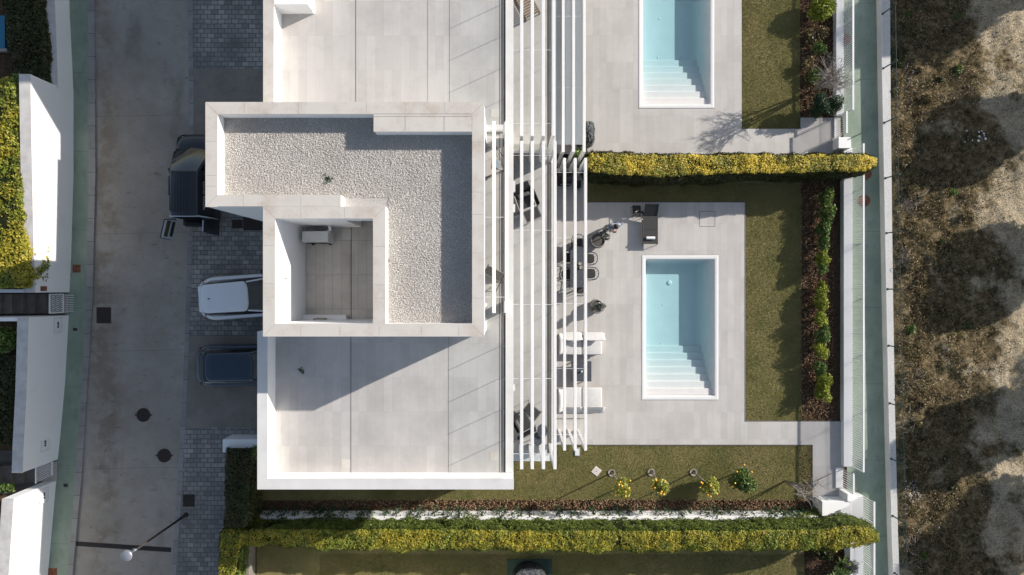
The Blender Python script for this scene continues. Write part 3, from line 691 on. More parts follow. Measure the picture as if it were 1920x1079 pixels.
# ================================================================ POOLS
def pool(r, label, flip=False):
    x0, x1, y0, y1 = r; t = thing('swimming_pool', label, 'swimming pool', ((x0+x1)/2, (y0+y1)/2, 0), group='rectangular swimming pools')
    rim = .19; D = .66; e = .012
    MB().rects([(x0, x1, y0, y1)], .035, [(x0+e, x1-e, y0+e, y1-e)]).build('joint', m_joint, t)
    def rr(a0, a1, b0, b1, rad, n=5):
        p = []
        for cx, cy, s0 in ((a1-rad, b1-rad, 0), (a0+rad, b1-rad, 1), (a0+rad, b0+rad, 2), (a1-rad, b0+rad, 3)):
            for k in range(n+1):
                a = (s0+k/n)*math.pi/2; p.append((cx+rad*math.cos(a), cy+rad*math.sin(a)))
        return p
    ri = lambda i, rad, z, sl=0.: [(a, b, z) for a, b in rr(x0+i, x1-i-sl, y0+i, y1-i-sl*.3, rad)]
    MB().loft([ri(e, .012, -.05), ri(e, .012, .052), ri(e+.02, .03, .058), ri(rim-.02, .05, .058), ri(rim, .07, .045), ri(rim+.012, .07, -.03)][::1], False, False).build('rim', m_rim, t, True)
    a0, a1, b0, b1 = x0+rim+.012, x1-rim-.012, y0+rim+.012, y1-rim-.012
    rg = lambda i, z, sl: [(a, b, z) for a, b in rr(a0+i, a1-i-sl, b0+i, b1-i-sl*.25, .09)]
    o = MB(); o.loft([rg(0, -.03, 0), rg(.02, -.15, .10), rg(.04, -D+.10, .34), rg(.10, -D+.015, .44), rg(.16, -D, .5)], False, True); o.build('basin', m_basin, t, True)
    n_ = 7; th = .31; o = MB()
    for i in range(n_):
        ytop = b0+th*(n_-i); z1 = -D+(D-.07)*(i+1)/(n_)
        xr = a1-.36*(1-(i+1)/(n_+.5))-.03
        o.box(a0-.0+.012+.002*i, xr, b0+.01+.001*i, ytop, -D-.05, z1)
    o.build('steps', m_basin, t, bevel=.018)
    MB().box(x0+rim-.005, x1-rim+.005, y0+rim-.005, y1-rim+.005, -D-.2, -.035).build('water', m_water, t)
    MB().box(x0+.1, x1-.1, y0+.1, y1-.1, -1.1, -D-.21).build('shell', m_conc, t)
    for fx, fy in ((.30, .665), (.62, .665), (.28, .375), (.62, .375)):
        x = a0+(a1-a0)*fx; y = b0+(b1-b0)*fy; MB().lathe([(.035, 0), (.035, .012), (0, .014)], (x, y, -D), 12).build('inlet', m_rim, t, True)
    x = a0+(a1-a0)*.40; y = b0+(b1-b0)*.83; MB().lathe([(.11, 0), (.10, .03), (.05, .045), (0, .02)], (x, y, -D), 20).build('main_drain', m_rim, t, True)
pool(pools[0], 'rectangular pale blue pool beside the sun lounger and dining table')
pool(pools[1], 'rectangular pale blue pool in the neighbouring garden at the top')
# deck hatch
x0, x1, y0, y1 = RC(1311, 1341, 397, 426, .05)
o = MB().rects([(x0, x1, y0, y1)], .054, [(x0+.02, x1-.02, y0+.02, y1-.02)])
tag(o.build('access_hatch', m_joint), 'square tiled access hatch outlined in the deck above the pool', 'hatch')
t = thing('stepping_tile', 'pale square drain tile turned like a diamond in the lawn', 'drain tile', (*w(1118, 884), 0))
MB().box(-.17, .17, -.17, .17, 0, .045).rot(.9).build('slab', m_cope, t, bevel=.01, local=True); MB().lathe([(.02, 0), (.02, .01), (0, .01)], (0, 0, .045)).build('cap', m_joint, t, local=True)
x, y = w(1082, 848); t = thing('floor_light', 'small bluish glass plate set in the lawn at the pergola end', 'floor light', (x, y, 0))
MB().box(-.13, .13, -.2, .2, 0, .06).build('plate', m_lamp, t, bevel=.04, local=True); MB().box(-.09, .09, -.15, .15, .06, .066).build('lens', m_awn, t, local=True)
m_seal = plain('glass_edge', (.20,.24,.22), .4, .4)
# ================================================================ THE VILLAS
T = 9.45; RZ = 6.4; PZ = 7.2; B1 = 3.2; BM = 6.435; S1z = 6.425; S2z = 3.34; S3z = 8.4
def PX(px, z): return wx(px, z)
def PY(py, z): return wy(py, z)
def fins(parent, xs, z, y0, y1, zf, wd=.11, dp=.2, post=(True, True)):
    for X in xs:
        o = MB().box(X-wd/2, X+wd/2, y0, y1, z-dp, z)
        if post[0]: o.box(X-wd/2, X+wd/2, y0+.001, y0+.17, zf, z-dp)
        if post[1]: o.box(X-wd/2, X+wd/2, y1-.17, y1-.001, zf, z-dp)
        o.build('slat', m_metalwhite, parent, bevel=.006, seg=1)
def balustrade(house, X, y0, y1, z0, h, pitch=1.12, name='glass_balustrade'):
    par = MB().box(X-.06, X-.014, y0, y1, z0-.02, z0+.03).build(name, m_joint, house)
    y = y0; sm = MB()
    while y < y1-.1:
        ye = min(y+pitch, y1); sm.box(X-.006, X+.006, ye-.006, ye+.006, z0+.03, z0+h); MB().box(X-.007, X+.007, y+.010, ye-.010, z0-.01, z0+h).build('pane', m_glass, par); y = ye
    build_each(sm, 'glass_seal', m_seal, par)
def glazing(house, X, y0, y1, z0, z1, nn=4, wdir='x'):
    f = MB(); L = (y1-y0)/nn
    for k in range(nn+1): f.box(X-.03, X+.035, y0+k*L-.03, y0+k*L+.03, z0, z1)
    f.box(X-.03, X+.034, y0, y1, z1-.06, z1-.001); f.box(X-.03, X+.034, y0, y1, z0+.001, z0+.06)
    par = f.build('sliding_window', m_blkmetal, house)
    for k in range(nn): MB().box(X-.01, X+.01, y0+k*L+.031, y0+(k+1)*L-.031, z0+.06, z1-.06).build('pane', m_carglass, par)
def cope(parent, segs, z, mat, th=.035, ov=.012):
    # segs: list of rects (x0,x1,y0,y1) without overlap
    o = MB()
    for x0, x1, y0, y1 in segs: o.box(x0, x1, y0, y1, z-th, z)
    return o.build('coping', mat, parent)
hs = thing('villa', 'white modern villa with gravel roof, open courtyard and tiled roof terrace beside the pool', 'villa', (-4.5, 0, 0), group='white villas')
YS = PY(918, PZ); YN = 5.46
XE = 0.0
TWx0, TWx1, TWy0, TWy1 = PX(386, T), PX(907, T), PY(631, T), PY(193, T)
CW = PX(494, T)
# masses ---------------------------------------------------------------
g = MB()
g.box(PX(483, PZ)+.01, XE, YS+.01, TWy0-.0, 0, RZ-.06)                # south wing
g.box(CW+.01, XE, TWy0, 2.48, 0, RZ-.06)                              # under the court
g.box(TWx0+.01, XE, 2.48, YN, 0, RZ-.06)                              # north wing of the tower
g.build('lower_walls', m_white, hs)
# terrace floor
xi = PX(501, PZ); yi = PY(899, PZ)
g = MB(); g.rects([(xi-.02, PX(945.5, RZ), yi-.02, 5.42)], RZ, [(TWx0, -1.62, TWy0+.0, 5.42), (-1.63, -.95, TWy0+.3, TWy0+.0)])
g.build('terrace_floor', m_rooftile, hs)
o = MB(); x = PX(658, RZ); o.box(x-.012, x+.012, yi, TWy0-.02, RZ-.01, RZ+.004)
x = PX(841, RZ); o.box(x-.005, x+.005, yi, TWy0-.02, RZ-.01, RZ+.004)  # thin dark line painted where the glass balustrade's shadow ends
x = PX(936.8, RZ); o.box(x-.013, x+.013, yi, 5.36, RZ-.01, RZ+.004)
build_each(o, 'channel_or_shade_line', m_joint, hs)
o = MB()
for px, py in ((927, 856), (648, 870)): x, y = w(px, py, RZ); o.box(x-.15, x+.15, y-.15, y+.15, RZ, RZ+.006)
build_each(o, 'drain_tile', m_cope, hs)
# channel beside the edge beam
o = MB().box(PX(945.5, RZ), PX(948, RZ), yi, 5.42, RZ-.12, RZ-.05); o.build('edge_channel', m_joint, hs)
# low parapets south wing
P0, P1 = PX(483, PZ), PX(501, PZ)
o = MB(); o.box(P0, P1, YS, TWy0-.003, RZ-.3, PZ-.036); o.box(P1, .05, YS, yi, RZ-.3, PZ-.036); o.build('parapet', m_white, hs)
cope(hs, [(P0-.012, P1+.008, YS-.012, TWy0-.004), (P1+.008, .062, YS-.012, yi+.008)], PZ, m_cope2)
# edge beam on the garden side
MB().box(PX(947.8, BM), PX(962.5, BM), yi+.01, 6.0, RZ-.5, BM).build('edge_beam', m_cope2, hs, bevel=.006)
# tower ---------------------------------------------------------------
tk = .345
A0, A1, B0, Bb = TWx0, TWx1, TWy0, TWy1
yam = PY(388, T); xcr = PX(722, T); cx0, cx1, cy0, cy1 = PX(515, T), PX(700, T), PY(608, T), PY(410, T)
walls = MB(); zc = T-.036
walls.box(A0, A0+tk, yam, Bb, RZ-.1, zc)                         # west
walls.box(A0+tk, A1-tk, Bb-tk, Bb, RZ-.1, zc)                     # north
walls.box(A0+tk, CW, yam, yam+tk, RZ-.1, zc); walls.box(CW, PX(639, T), cy1+.36, yam+tk, zc-.75, zc)   # south arm parapet
walls.box(CW, cx0, B0, yam+.0, RZ-.1, zc)                        # court west wall
walls.box(cx1, xcr, cy0, yam-.0, RZ-.1, zc)                      # court east wall
dX = PX(678, RZ)
walls.box(cx0, dX, cy1, yam, RZ-.1, zc); walls.box(dX, cx1, cy1, yam, 8.62, zc)      # court north wall with opening
walls.box(cx0, A1-tk, B0, cy0, RZ-.1, zc)                         # south wall
walls.box(A1-tk, A1, B0, Bb, T-.85, zc)                           # east fascia
walls.box(A1-tk, A1-.03, B0, B0+.45, RZ-.1, T-.85); walls.box(A1-tk, A1-.03, Bb-.6, Bb, RZ-.1, T-.85)
walls.box(A1-tk, A1-.03, PY(575, RZ)-.0, PY(575, RZ)+.1, RZ-.1, T-.85)
walls.build('tower_walls', m_white, hs)
MB().box(PX(701, T), A1-tk, PY(247, T), Bb-tk, T-.9, zc).build('chimney_block', m_white, hs)
cope(hs, [(A0-.015, A0+tk+.01, yam-.015, Bb+.015), (A0+tk+.01, A1-tk-.01, Bb-tk-.01, Bb+.015), (A1-tk-.01, A1+.015, B0-.015, Bb+.015),
          (A0+tk+.01, PX(639, T), yam+.003, yam+tk+.01), (CW-.015, cx0+.01, B0-.015, yam-.0), (cx0+.01, A1-tk-.01, B0-.015, cy0+.01),
          (cx1-.01, xcr+.012, cy0+.01, yam-.0), (cx0+.01, cx1-.01, cy1-.01, yam-.0)], T, m_cope)
cope(hs, [(PX(701, T)-.01, A1-tk-.01, PY(247, T)-.01, Bb-tk-.01)], T-.004, m_cope)
# joints scored in the coping
o = MB(); zj = T+.0015
def jl(a, b, wd=.004):
    a = Vector(a); b = Vector(b); d = (b-a).normalized(); q = Vector((-d.y, d.x))*wd; o.prism([tuple(a+q), tuple(b+q), tuple(b-q), tuple(a-q)], zj-.01, zj)
for px in (458, 560, 687, 760, 833): jl(w(px, 193, T), w(px, 213, T))
for px in (760, 833): jl(w(px, 219, T), w(px, 246, T))
jl(w(701, 219, T), w(884, 219, T)); jl(w(701, 214, T), w(884, 214, T))
for py in (266, 330, 350): jl(w(387, py, T), w(406, py, T))
for py in (267, 361, 403, 475, 560): jl(w(886, py, T), w(906, py, T))
for px in (564, 637, 711, 790, 860): jl(w(px, 612, T), w(px, 630, T))
for px in (564, 646): jl(w(px, 389, T), w(px, 409, T))
for py in (461, 533, 558): jl(w(495, py, T), w(514, py, T)); jl(w(701, py+2, T), w(721, py+2, T))
for a, b in (((387, 194), (407, 214)), ((387, 387), (407, 367)), ((906, 194), (886, 214)), ((906, 630), (886, 611)), ((495, 630), (515, 609)), ((495, 389), (515, 409)), ((721, 389), (701, 409)), ((456, 367), (456, 387)), ((564, 367), (564, 387))): jl(w(*a, T), w(*b, T))
o.build('coping_joint', plain('coping_joint', (.30,.28,.26), .8, .1), hs)
# gravel roof slab
GZ = T-.52
g = MB().rects([(A0+tk-.02, A1-tk+.02, yam+.0, Bb-tk+.02), (xcr-.02, A1-tk+.02, cy0-.02, yam+.01)], GZ, []); g.build('gravel_roof', m_gravel0, hs)
MB().rects([(A0+.1, -1.55, yam+.1, Bb-.1), (xcr-.1, -1.55, B0+.1, yam+.1), (-1.56, A1-.35, B0+.1, Bb-.1)], GZ-.3).build('soffit', m_white, hs)
# glazed wall under the gravel roof, set back from the terrace
glazing(hs, -1.9, B0+.4, Bb-.62, RZ+.02, T-.9, 5)
MB().box(-9, -1.95, yam+.35, Bb-.35, RZ-.05, RZ-.01).build('inner_floor', m_court, hs)
MB().rects([(-1.88, A1+.3, B0+.0, Bb-.2)], RZ-.001).build('terrace_edge_floor', m_rooftile, hs)
pts = []
for r, k in (((A0+tk, A1-tk, yam+tk, Bb-tk), 0), ((xcr, A1-tk, cy0, yam+tk), 0)):
    m_ = int((r[1]-r[0])*(r[3]-r[2])*2700); pts.append(np.stack([RNG.uniform(r[0], r[1], m_), RNG.uniform(r[2], r[3], m_), np.full(m_, GZ+.012)], 1))
pts = np.concatenate(pts); pts[:, 2] += RNG.uniform(-.008, .014, len(pts))
gr = chunks('gravel', pts, .027, m_pebble, hs, flat=.45); tag(gr, kind='stuff')
# little weeds on the gravel
def weed(px, py, z, s_, label, mat=None):
    x, y = w(px, py, z); p = RNG.normal(0, s_, (26, 3))*[1, 1, .4]; p[:, 2] = abs(p[:, 2])+.02
    t = leaves('weed', p, s_*1.1, mat or m_leafdark); t.location = (x, y, z); tag(t, label, 'weed'); return t
weed(617, 337, GZ, .07, 'small dark weed growing in the roof gravel'); weed(566, 696, RZ, .06, 'small dried weed lying on the shaded tiled roof terrace', m_leafdark)
weed(726, 612, GZ, .05, 'dry tuft at the gravel edge beside the courtyard corner', m_chip); weed(728, 490, GZ, .035, 'tiny reddish sprig along the courtyard parapet', m_chip)
# court floor and niche
MB().rects([(cx0-.02, cx1+.02, cy0-.02, cy1+.01), (dX, cx1+.02, cy1-.02, cy1+.9)], RZ+.002).build('court_floor', m_court, hs)
x = PX(658.5, RZ); MB().box(x-.016, x+.016, cy0, cy1+.85, RZ-.01, RZ+.007).build('channel_or_shade_line', plain('rusty_gutter', (.20,.12,.07), .8, .1, .3, 9), hs)
x, y = w(649, 441, RZ); MB().box(x-.17, x+.17, y-.17, y+.17, RZ, RZ+.008).build('drain_tile', m_cope, hs)
MB().box(cx0, cx0+.9+.6, cy0, cy0+.16, RZ, RZ+.30).build('ledge', m_white, hs)
MB().box(cx0, cx0+.07, PY(523, 8.6), PY(508, 8.6), 8.35, 8.62).build('wall_lamp', m_acw, hs, bevel=.01)
MB().rects([(dX-.3, cx1+.3, cy1+.91, cy1+.99)], RZ+2).build('niche_back', m_white, hs)
MB().box(dX-.01, cx1+.3, cy1+.9, cy1+.98, RZ, 8.7).build('niche_wall', m_white, hs)
# balcony, first floor
o = MB(); o.box(0.002, PX(1043, B1), PY(866, B1), YN+.1, B1-.35, B1-.02); o.build('balcony_slab', m_white, hs, bevel=.01)
MB().rects([(0.0, 1.41, PY(852, B1), 5.36)], B1).build('balcony_floor', m_rooftile, hs)
MB().box(1.41, 1.50, PY(852, B1), 5.36, B1-.03, B1-.004).build('glass_foot', m_cope2, hs)
o = MB(); o.box(1.53, 1.56, PY(852, B1), 5.36, B1-.018, B1+.006); x = PX(1027.5, B1); o.box(x-.009, x+.009, PY(852, B1), 5.36, B1-.01, B1+.004)
o.build('edge_channel', m_joint, hs)
MB().box(1.57, PX(1043, B1), PY(866, B1)+.01, 5.5, B1-.02, B1+.015).build('edge_kerb', m_cope2, hs, bevel=.006)
balustrade(hs, 1.515, PY(852, B1), 5.3, B1, 1.0)
ob = MB().box(.05, 1.5, PY(853, B1)-.012, PY(853, B1), B1, B1+1.0).build('end_glass', m_glass, hs)
balustrade(hs, -.27, yi+.02, PY(590, RZ), RZ, 1.0)
balustrade(hs, -.27, PY(590, RZ)+.01, 5.2, RZ, 1.0)
glazing(hs, .012, -6.2, 4.9, .05, 2.6, 7); glazing(hs, .012, -6.2, 4.9, B1+.02, 5.9, 7)
build_each(MB().box(.05, .12, -3.9, -3.7, 4.3, 4.6).box(.05, .12, 2.85, 3.15, 4.3, 4.6).box(.05, .12, 3.5, 3.9, 5.2, 5.4), 'wall_lamp', m_metalwhite, hs)
# screens towards the neighbour
MB().box(-1.6, -.3, PY(249, RZ), PY(236, RZ), RZ-.1, RZ+.12).build('dividing_kerb', m_cope2, hs)
MB().box(A1+.02, -.3, 5.30, 5.32, RZ+.12, RZ+1.0).build('dividing_glass', m_glass, hs)
MB().box(.06, 1.55, 5.30, 5.42, B1, B1+.35).build('dividing_kerb', m_white, hs)
MB().box(.06, 1.55, 5.35, 5.37, B1+.35, B1+1.7).build('dividing_glass', m_glass, hs)
MB().box(1.8, 3.3, 5.15, 5.25, .05, .45).build('dividing_kerb', m_white, hs)
MB().box(1.8, 3.1, 5.19, 5.21, .45, 1.9).build('dividing_glass', m_glass, hs)
# west side: garage door, windows
MB().box(PX(483, PZ)-.02, PX(483, PZ)+.03, -6.0, -2.0, ZS, ZS+2.5).build('garage_door', plain('garage_grey', (.30,.31,.32), .5, .3, .05, 3), hs)
MB().box(TWx0-.01, TWx0+.03, 3.2, 4.9, ZS, ZS+2.5).build('garage_door', m_wood, hs)
MB().box(CW-.012, CW+.03, -.9, 1.6, ZS, ZS+2.4).build('entrance_door', m_wood, hs)
# pergolas
def rods(parent, ys_, x0, x1, z):
    pl = MB().box(x1-.03, x1-.005, min(ys_)-.1, max(ys_)+.1, z-.03, z-.01).build('pergola', m_metalwhite, parent)
    for y in ys_: MB().tube([(x0, y, z), (x1, y, z)], .008, 6).build('tie_rod', m_metalwhite, pl)
    return pl
pg = rods(hs, [4.64, 2.01, -.6, -3.2, -5.84], .05, 1.47, S1z-.03); pg.name = 'upper_pergola'
fins(pg, [PX(978, S1z), PX(998, S1z), PX(1019, S1z), PX(1040.5, S1z)], S1z, PY(881, S1z), PY(265, S1z), B1)
pg = rods(hs, [4.57, 1.97, -.64, -3.22, -5.84], 1.75, 2.92, S2z-.03); pg.name = 'lower_pergola'
fins(pg, [PX(1060, S2z)-.03, PX(1080, S2z)-.03, PX(1100.5, S2z)-.05], S2z, PY(846, S2z), PY(297, S2z), .05)
pg = rods(hs, [PY(258, S3z), PY(408, S3z), PY(558, S3z)], A1, -.2, S3z-.03); pg.name = 'roof_pergola'
fins(pg, [PX(926, S3z), PX(949.5, S3z)], S3z, PY(588, S3z), PY(228, S3z), RZ+.002, post=(False, False))
build_each(MB().box(-.27, -.2, PY(588, S3z), PY(588, S3z)+.35, RZ+.01, S3z-.2).box(-.27, -.2, PY(228, S3z)-.35, PY(228, S3z), RZ+.01, S3z-.2), 'post', m_metalwhite, pg)
# ---------------------------------------------------------------- neighbour villa (north)
hn = thing('villa', 'white villa at the top edge with a bright tiled roof terrace and glass awning', 'villa', (-4.5, 12, 0), group='white villas')
X0, X1 = PX(494, PZ), PX(513, PZ)
MB().box(X0+.01, XE, 5.67, 22, 0, RZ-.06).build('lower_walls', m_white, hn)
MB().rects([(X1-.02, PX(945.5, RZ), 5.43, 20)], RZ, [(TWx0, A1+.0, 5.42, 5.66)]).build('terrace_floor', m_rooftile, hn)
o = MB()
for px in (667,): x = PX(px, RZ); o.box(x-.012, x+.012, 5.67, 20, RZ-.01, RZ+.004)
for px in (802, 843): x = PX(px, RZ); o.box(x-.005, x+.005, 5.67, 20, RZ-.01, RZ+.004)  # right-hand line is painted shade, along the balustrade's shadow edge
x = PX(937, RZ); o.box(x-.013, x+.013, 5.5, 20, RZ-.01, RZ+.004)
build_each(o, 'channel_or_shade_line', m_joint, hn)
MB().box(PX(945.5, RZ), PX(948, RZ), 5.43, 20, RZ-.12, RZ-.05).build('edge_channel', m_joint, hn)
x, y = w(928, 213, RZ); MB().box(x-.15, x+.15, y-.15, y+.15, RZ, RZ+.006).build('drain_tile', m_cope, hn)
MB().box(X0, X1, 5.68, 10.3, RZ-.3, PZ-.036).box(X0, X1, 10.301, 13.6, RZ-.3, PZ-.45).build('parapet', m_white, hn)
cope(hn, [(X0-.012, X1+.008, 5.68, 10.3)], PZ, m_cope)
MB().box(X1, PX(577, PZ), PY(9, PZ), 20, RZ, PZ).build('stair_block', m_white, hn)
MB().box(PX(522, RZ), PX(618, RZ), 5.68, 5.76, RZ, RZ+.06).build('light_strip', m_metalwhite, hn)
MB().box(PX(947.8, BM), PX(962.5, BM), 6.0, 20, RZ-.5, BM-.001).build('edge_beam', m_cope2, hn, bevel=.006)
balustrade(hn, -.27, 5.5, 16, RZ, 1.0)
MB().box(-9.36, -.9, 13.6, 21, RZ, T).build('tower_walls', m_white, hn)
o = MB().box(0.002, PX(1043, B1), 5.58, 20, B1-.35, B1-.02).build('balcony_slab', m_white, hn)
MB().rects([(0.0, 1.41, 5.44, 20)], B1).build('balcony_floor', m_rooftile, hn)
MB().box(1.41, 1.50, 5.44, 20, B1-.03, B1-.004).build('glass_foot', m_cope2, hn)
o = MB(); o.box(1.53, 1.56, 5.44, 20, B1-.018, B1+.006); x = PX(1027.5, B1); o.box(x-.009, x+.009, 5.44, 20, B1-.01, B1+.004); o.build('edge_channel', m_joint, hn)
MB().box(1.57, PX(1043, B1), 5.51, 20, B1-.02, B1+.015).build('edge_kerb', m_cope2, hn)
balustrade(hn, 1.515, 5.5, 16, B1, 1.0)
glazing(hn, .012, 6.2, 14, .05, 2.6, 5); glazing(hn, .012, 6.2, 14, B1+.02, 5.9, 5)
pg = rods(hn, [PY(94, S1z), PY(232, S1z), 12.4], .05, 1.4, S1z-.03); pg.name = 'upper_pergola'
fins(pg, [PX(978, S1z), PX(998, S1z), PX(1018.5, S1z), PX(1038, S1z)], S1z, PY(256, S1z), 16, B1)
pg = rods(hn, [PY(31, S2z), PY(165, S2z), 13], 1.75, 2.8, S2z-.03); pg.name = 'lower_pergola'
fins(pg, [PX(1056, S2z), PX(1075.5, S2z), PX(1095.5, S2z)], S2z, PY(286, S2z), 16, .05)
for k in range(4):
    y0 = PY(272, 3.1)+k*2.65
    MB().box(1.78, PX(1094, 3.1), y0, y0+2.64, 3.08, 3.10).build('awning_glass', m_awn, pg)
# ---------------------------------------------------------------- neighbour villa (south, beyond the frame)
hq = thing('villa', 'white villa standing just beyond the lower edge of the photograph', 'villa', (-4.5, -22, 0), group='white villas')
MB().box(-8.6, 0, -24, -15.9, 0, PZ).box(-9.36, -.9, -15.9, -13.2, 0, PZ).build('walls', m_white, hq)
# ---------------------------------------------------------------- courtyard things
x0, x1, y0, y1 = PX(566, RZ+.85), PX(615, RZ+.85), PY(455, RZ+.85), PY(434, RZ+.85)
t = thing('air_conditioner', 'white outdoor air conditioning unit against the courtyard wall', 'air conditioner', ((x0+x1)/2, (y0+y1)/2, RZ))
MB().box(x0, x1, y0, y1, RZ+.09, RZ+.85).build('casing', m_acw, t, bevel=.02)
o = MB()
for cx_ in (x0+.24, x0+.64):
    for k in range(5): o.lathe([(.20-.035*k, -.0), (.19-.035*k, .012)], (0, 0, 0), 20)
    o.v[-40*5:] = [(a+cx_, y0-.006-c, b+RZ+.47) for a, b, c in o.v[-40*5:]]
o.build('fan_grille', m_plast, t)
build_each(MB().box(x0+.1, x0+.18, y0-.05, y1, RZ+.003, RZ+.09).box(x1-.18, x1-.1, y0-.05, y1, RZ+.003, RZ+.09), 'foot', m_plast, t)
MB().tube([(x1-.06, y1, RZ+.7), (x1+.05, y1+.05, RZ+.75), (x1+.07, y1+.16, RZ+.95)], .045, 8).build('pipe_sleeve', m_metalwhite, t)
x, y = w(599, 603, RZ+.6)
t = thing('speaker', 'small grey rounded box standing on the courtyard ledge', 'speaker', (x, y, RZ+.3))
prof = [(-.1, 0), (.1, 0), (.1, .25)]+[(.1*math.cos(a), .25+.12*math.sin(a)) for a in np.linspace(0, math.pi, 9)][1:]
MB().loft([[(xx, a, b) for a, b in prof] for xx in (-.18, .18)]).build('body', m_taupe, t, local=True, bevel=.008)
MB().loft([[(xx, a*.9, b*.95+.01) for a, b in prof] for xx in (-.21, -.181)]).build('cover', m_black, t, local=True)
# ================================================================ WEST: walls, stairs and gates across the street
def ring_wall(name, label, base, tops, zt, cw, group=None, cat='wall', inner=None):
    """base: street-side foot points (px,py at street level); the wall rises vertically to zt and is cw thick."""
    t = thing(name, label, cat, (*w(*base[0], ZS), 0), group=group)
    B = [Vector(w(px, py, ZS+.08)) for px, py in base]
    zts = zt if isinstance(zt, (list, tuple)) else [zt]*len(B)
    o = MB(); m = len(B); I = [b-Vector((c, 0)) for b, c in zip(B, cw if isinstance(cw, (list, tuple)) else [cw]*m)]
    o.v = [(b.x, b.y, ZS-.1) for b in B]+[(b.x, b.y, z) for b, z in zip(B, zts)]+[(i.x, i.y, z) for i, z in zip(I, zts)]+[(i.x, i.y, ZS-.1) for i in I]
    for i in range(m-1):
        for k in range(3): o.f.append((k*m+i, k*m+i+1, (k+1)*m+i+1, (k+1)*m+i))
    o.f += [(0, m, 2*m, 3*m), (m-1, 4*m-1, 3*m-1, 2*m-1)]
    o.build('masonry', m_white, t)
    c = MB(); e = .012
    c.v = [(b.x+e, b.y, z+.001) for b, z in zip(B, zts)]+[(b.x+e, b.y, z+.03) for b, z in zip(B, zts)]+[(i.x-e, i.y, z+.03) for i, z in zip(I, zts)]+[(i.x-e, i.y, z+.001) for i, z in zip(I, zts)]
    for i in range(m-1):
        for k in range(4): c.f.append((k*m+i, k*m+i+1, ((k+1) % 4)*m+i+1, ((k+1) % 4)*m+i))
    c.f += [(0, m, 2*m, 3*m), (m-1, 4*m-1, 3*m-1, 2*m-1)]
    c.build('coping', m_capw, t)
    return t, B, I, zts
def ztop(px_top, px_base): X = -wx(px_base, ZS+.08); return H-F*X/(960-px_top)
t, B, I, z_ = ring_wall('retaining_wall', 'low white wall at the top left in front of the dark hedge', [(128, -60), (131, 30), (135, 110), (138, 180)], None, [ztop(98, 128), ztop(103, 131), ztop(106, 135), ztop(108, 138)], .62, 'white street walls')
tB, B, I, z_ = ring_wall('retaining_wall', 'tall white wall below the yellow green hedge, partly in bright sun', [(138, 176), (138, 330), (134, 470), (130.5, 549)], None, [ztop(57, 138), ztop(60, 138), ztop(63, 134), ztop(66, 130.5)], .42, 'white street walls')
tC, B, I, z_ = ring_wall('retaining_wall', 'tall shaded white wall between the two street gates', [(129, 592), (122, 720), (114, 810), (108.5, 862)], None, [ztop(53, 129), ztop(49, 122), ztop(44, 114), ztop(42, 108.5)], .40, 'white street walls')
tD, B, I, z_ = ring_wall('retaining_wall', 'brightly lit white wall at the bottom left corner', [(105.5, 902), (97, 1000), (84, 1145)], None, [ztop(26, 105.5), ztop(19, 97), ztop(8, 84)], .44, 'white street walls')
# end returns (walls that run back along the stairs)
def back_wall(parent, xw, y0, y1, z, x_end=-27, zend=None):
    o = MB(); zend = zend or z
    o.v = [(xw, y0, ZS), (xw, y1, ZS), (xw, y1, z), (xw, y0, z), (x_end, y0, ZS), (x_end, y1, ZS), (x_end, y1, zend), (x_end, y0, zend)]
    o.f = [(0,1,2,3), (4,7,6,5), (0,3,7,4), (1,5,6,2), (3,2,6,7), (0,4,5,1)]; o.build('return_wall', m_white, parent)
zB = ztop(66, 130.5); yb = wy(549, ZS+.08); back_wall(tB, wx(130.5, ZS+.08)-.43, yb, yb+.14, zB-.05)
zC = ztop(53, 129); yc = wy(592, ZS+.08); back_wall(tC, wx(129, ZS+.08)-.41, yc-.14, yc, zC-.05)
# upper gardens behind the walls
def terr(name, px0, px1, py0, py1, z, mat): 
    o = MB().sheet([w(px0, py0, z), w(px1, py0, z), w(px1, py1, z), w(px0, py1, z)], z).build(name, mat); tag(o, kind='structure'); return o
terr('upper_garden', -120, 78, -70, 180, 1.3, m_soil)
terr('upper_garden', -120, 50, 180, 545, 2.2, m_soil)
terr('upper_garden', -120, 40, 601, 846, 2.0, m_soil)
terr('upper_garden', -120, 12, 910, 1160, 2.0, m_soil)
o = thing('swimming_pool', 'sliver of a blue pool behind the dark hedge at the top left edge', 'swimming pool', (*w(-20, 60, 1.35), 1.3))
MB().box(*RC(-110, 9, 30, 92, 1.42), 1.3, 1.42).build('water', plain('blue_water', (.03,.20,.32), .08, .6, .05, 2), o); MB().box(*RC(-110, 13, 92, 97, 1.45), 1.3, 1.46).build('rim', m_conc, o)
# stairs
def stairs(label, px0, lw, py_a, py_b, z0, rise, n_, skew=0):
    t = thing('garden_stairs', label, 'stairs', (*w(px0, (py_a+py_b)/2, z0), ZS), group='stairs up from the street')
    o = MB(); x = wx(px0, z0); ya, yb_ = wy(py_b, z0), wy(py_a, z0)
    tr = .36
    for i in range(n_):
        xa = x-i*tr; z = z0+rise*(i+1); s_ = skew*i*tr
        o.box(xa-tr-.03, xa, ya+s_, yb_+s_+.001*i, ZS, z)
    o.build('steps', m_stair, t)
    MB().box(x+.001, x+lw, ya, yb_, ZS, z0+.02).build('landing', m_conc, t)
    return t
stairs('dark stone stairs rising beside the patterned metal gate', 91, .80, 552, 588, ZS+.15, .17, 8)
stairs('grey stairs rising beside the barred metal gate', 68, .86, 867, 903, ZS+.15, .17, 8, -.05)
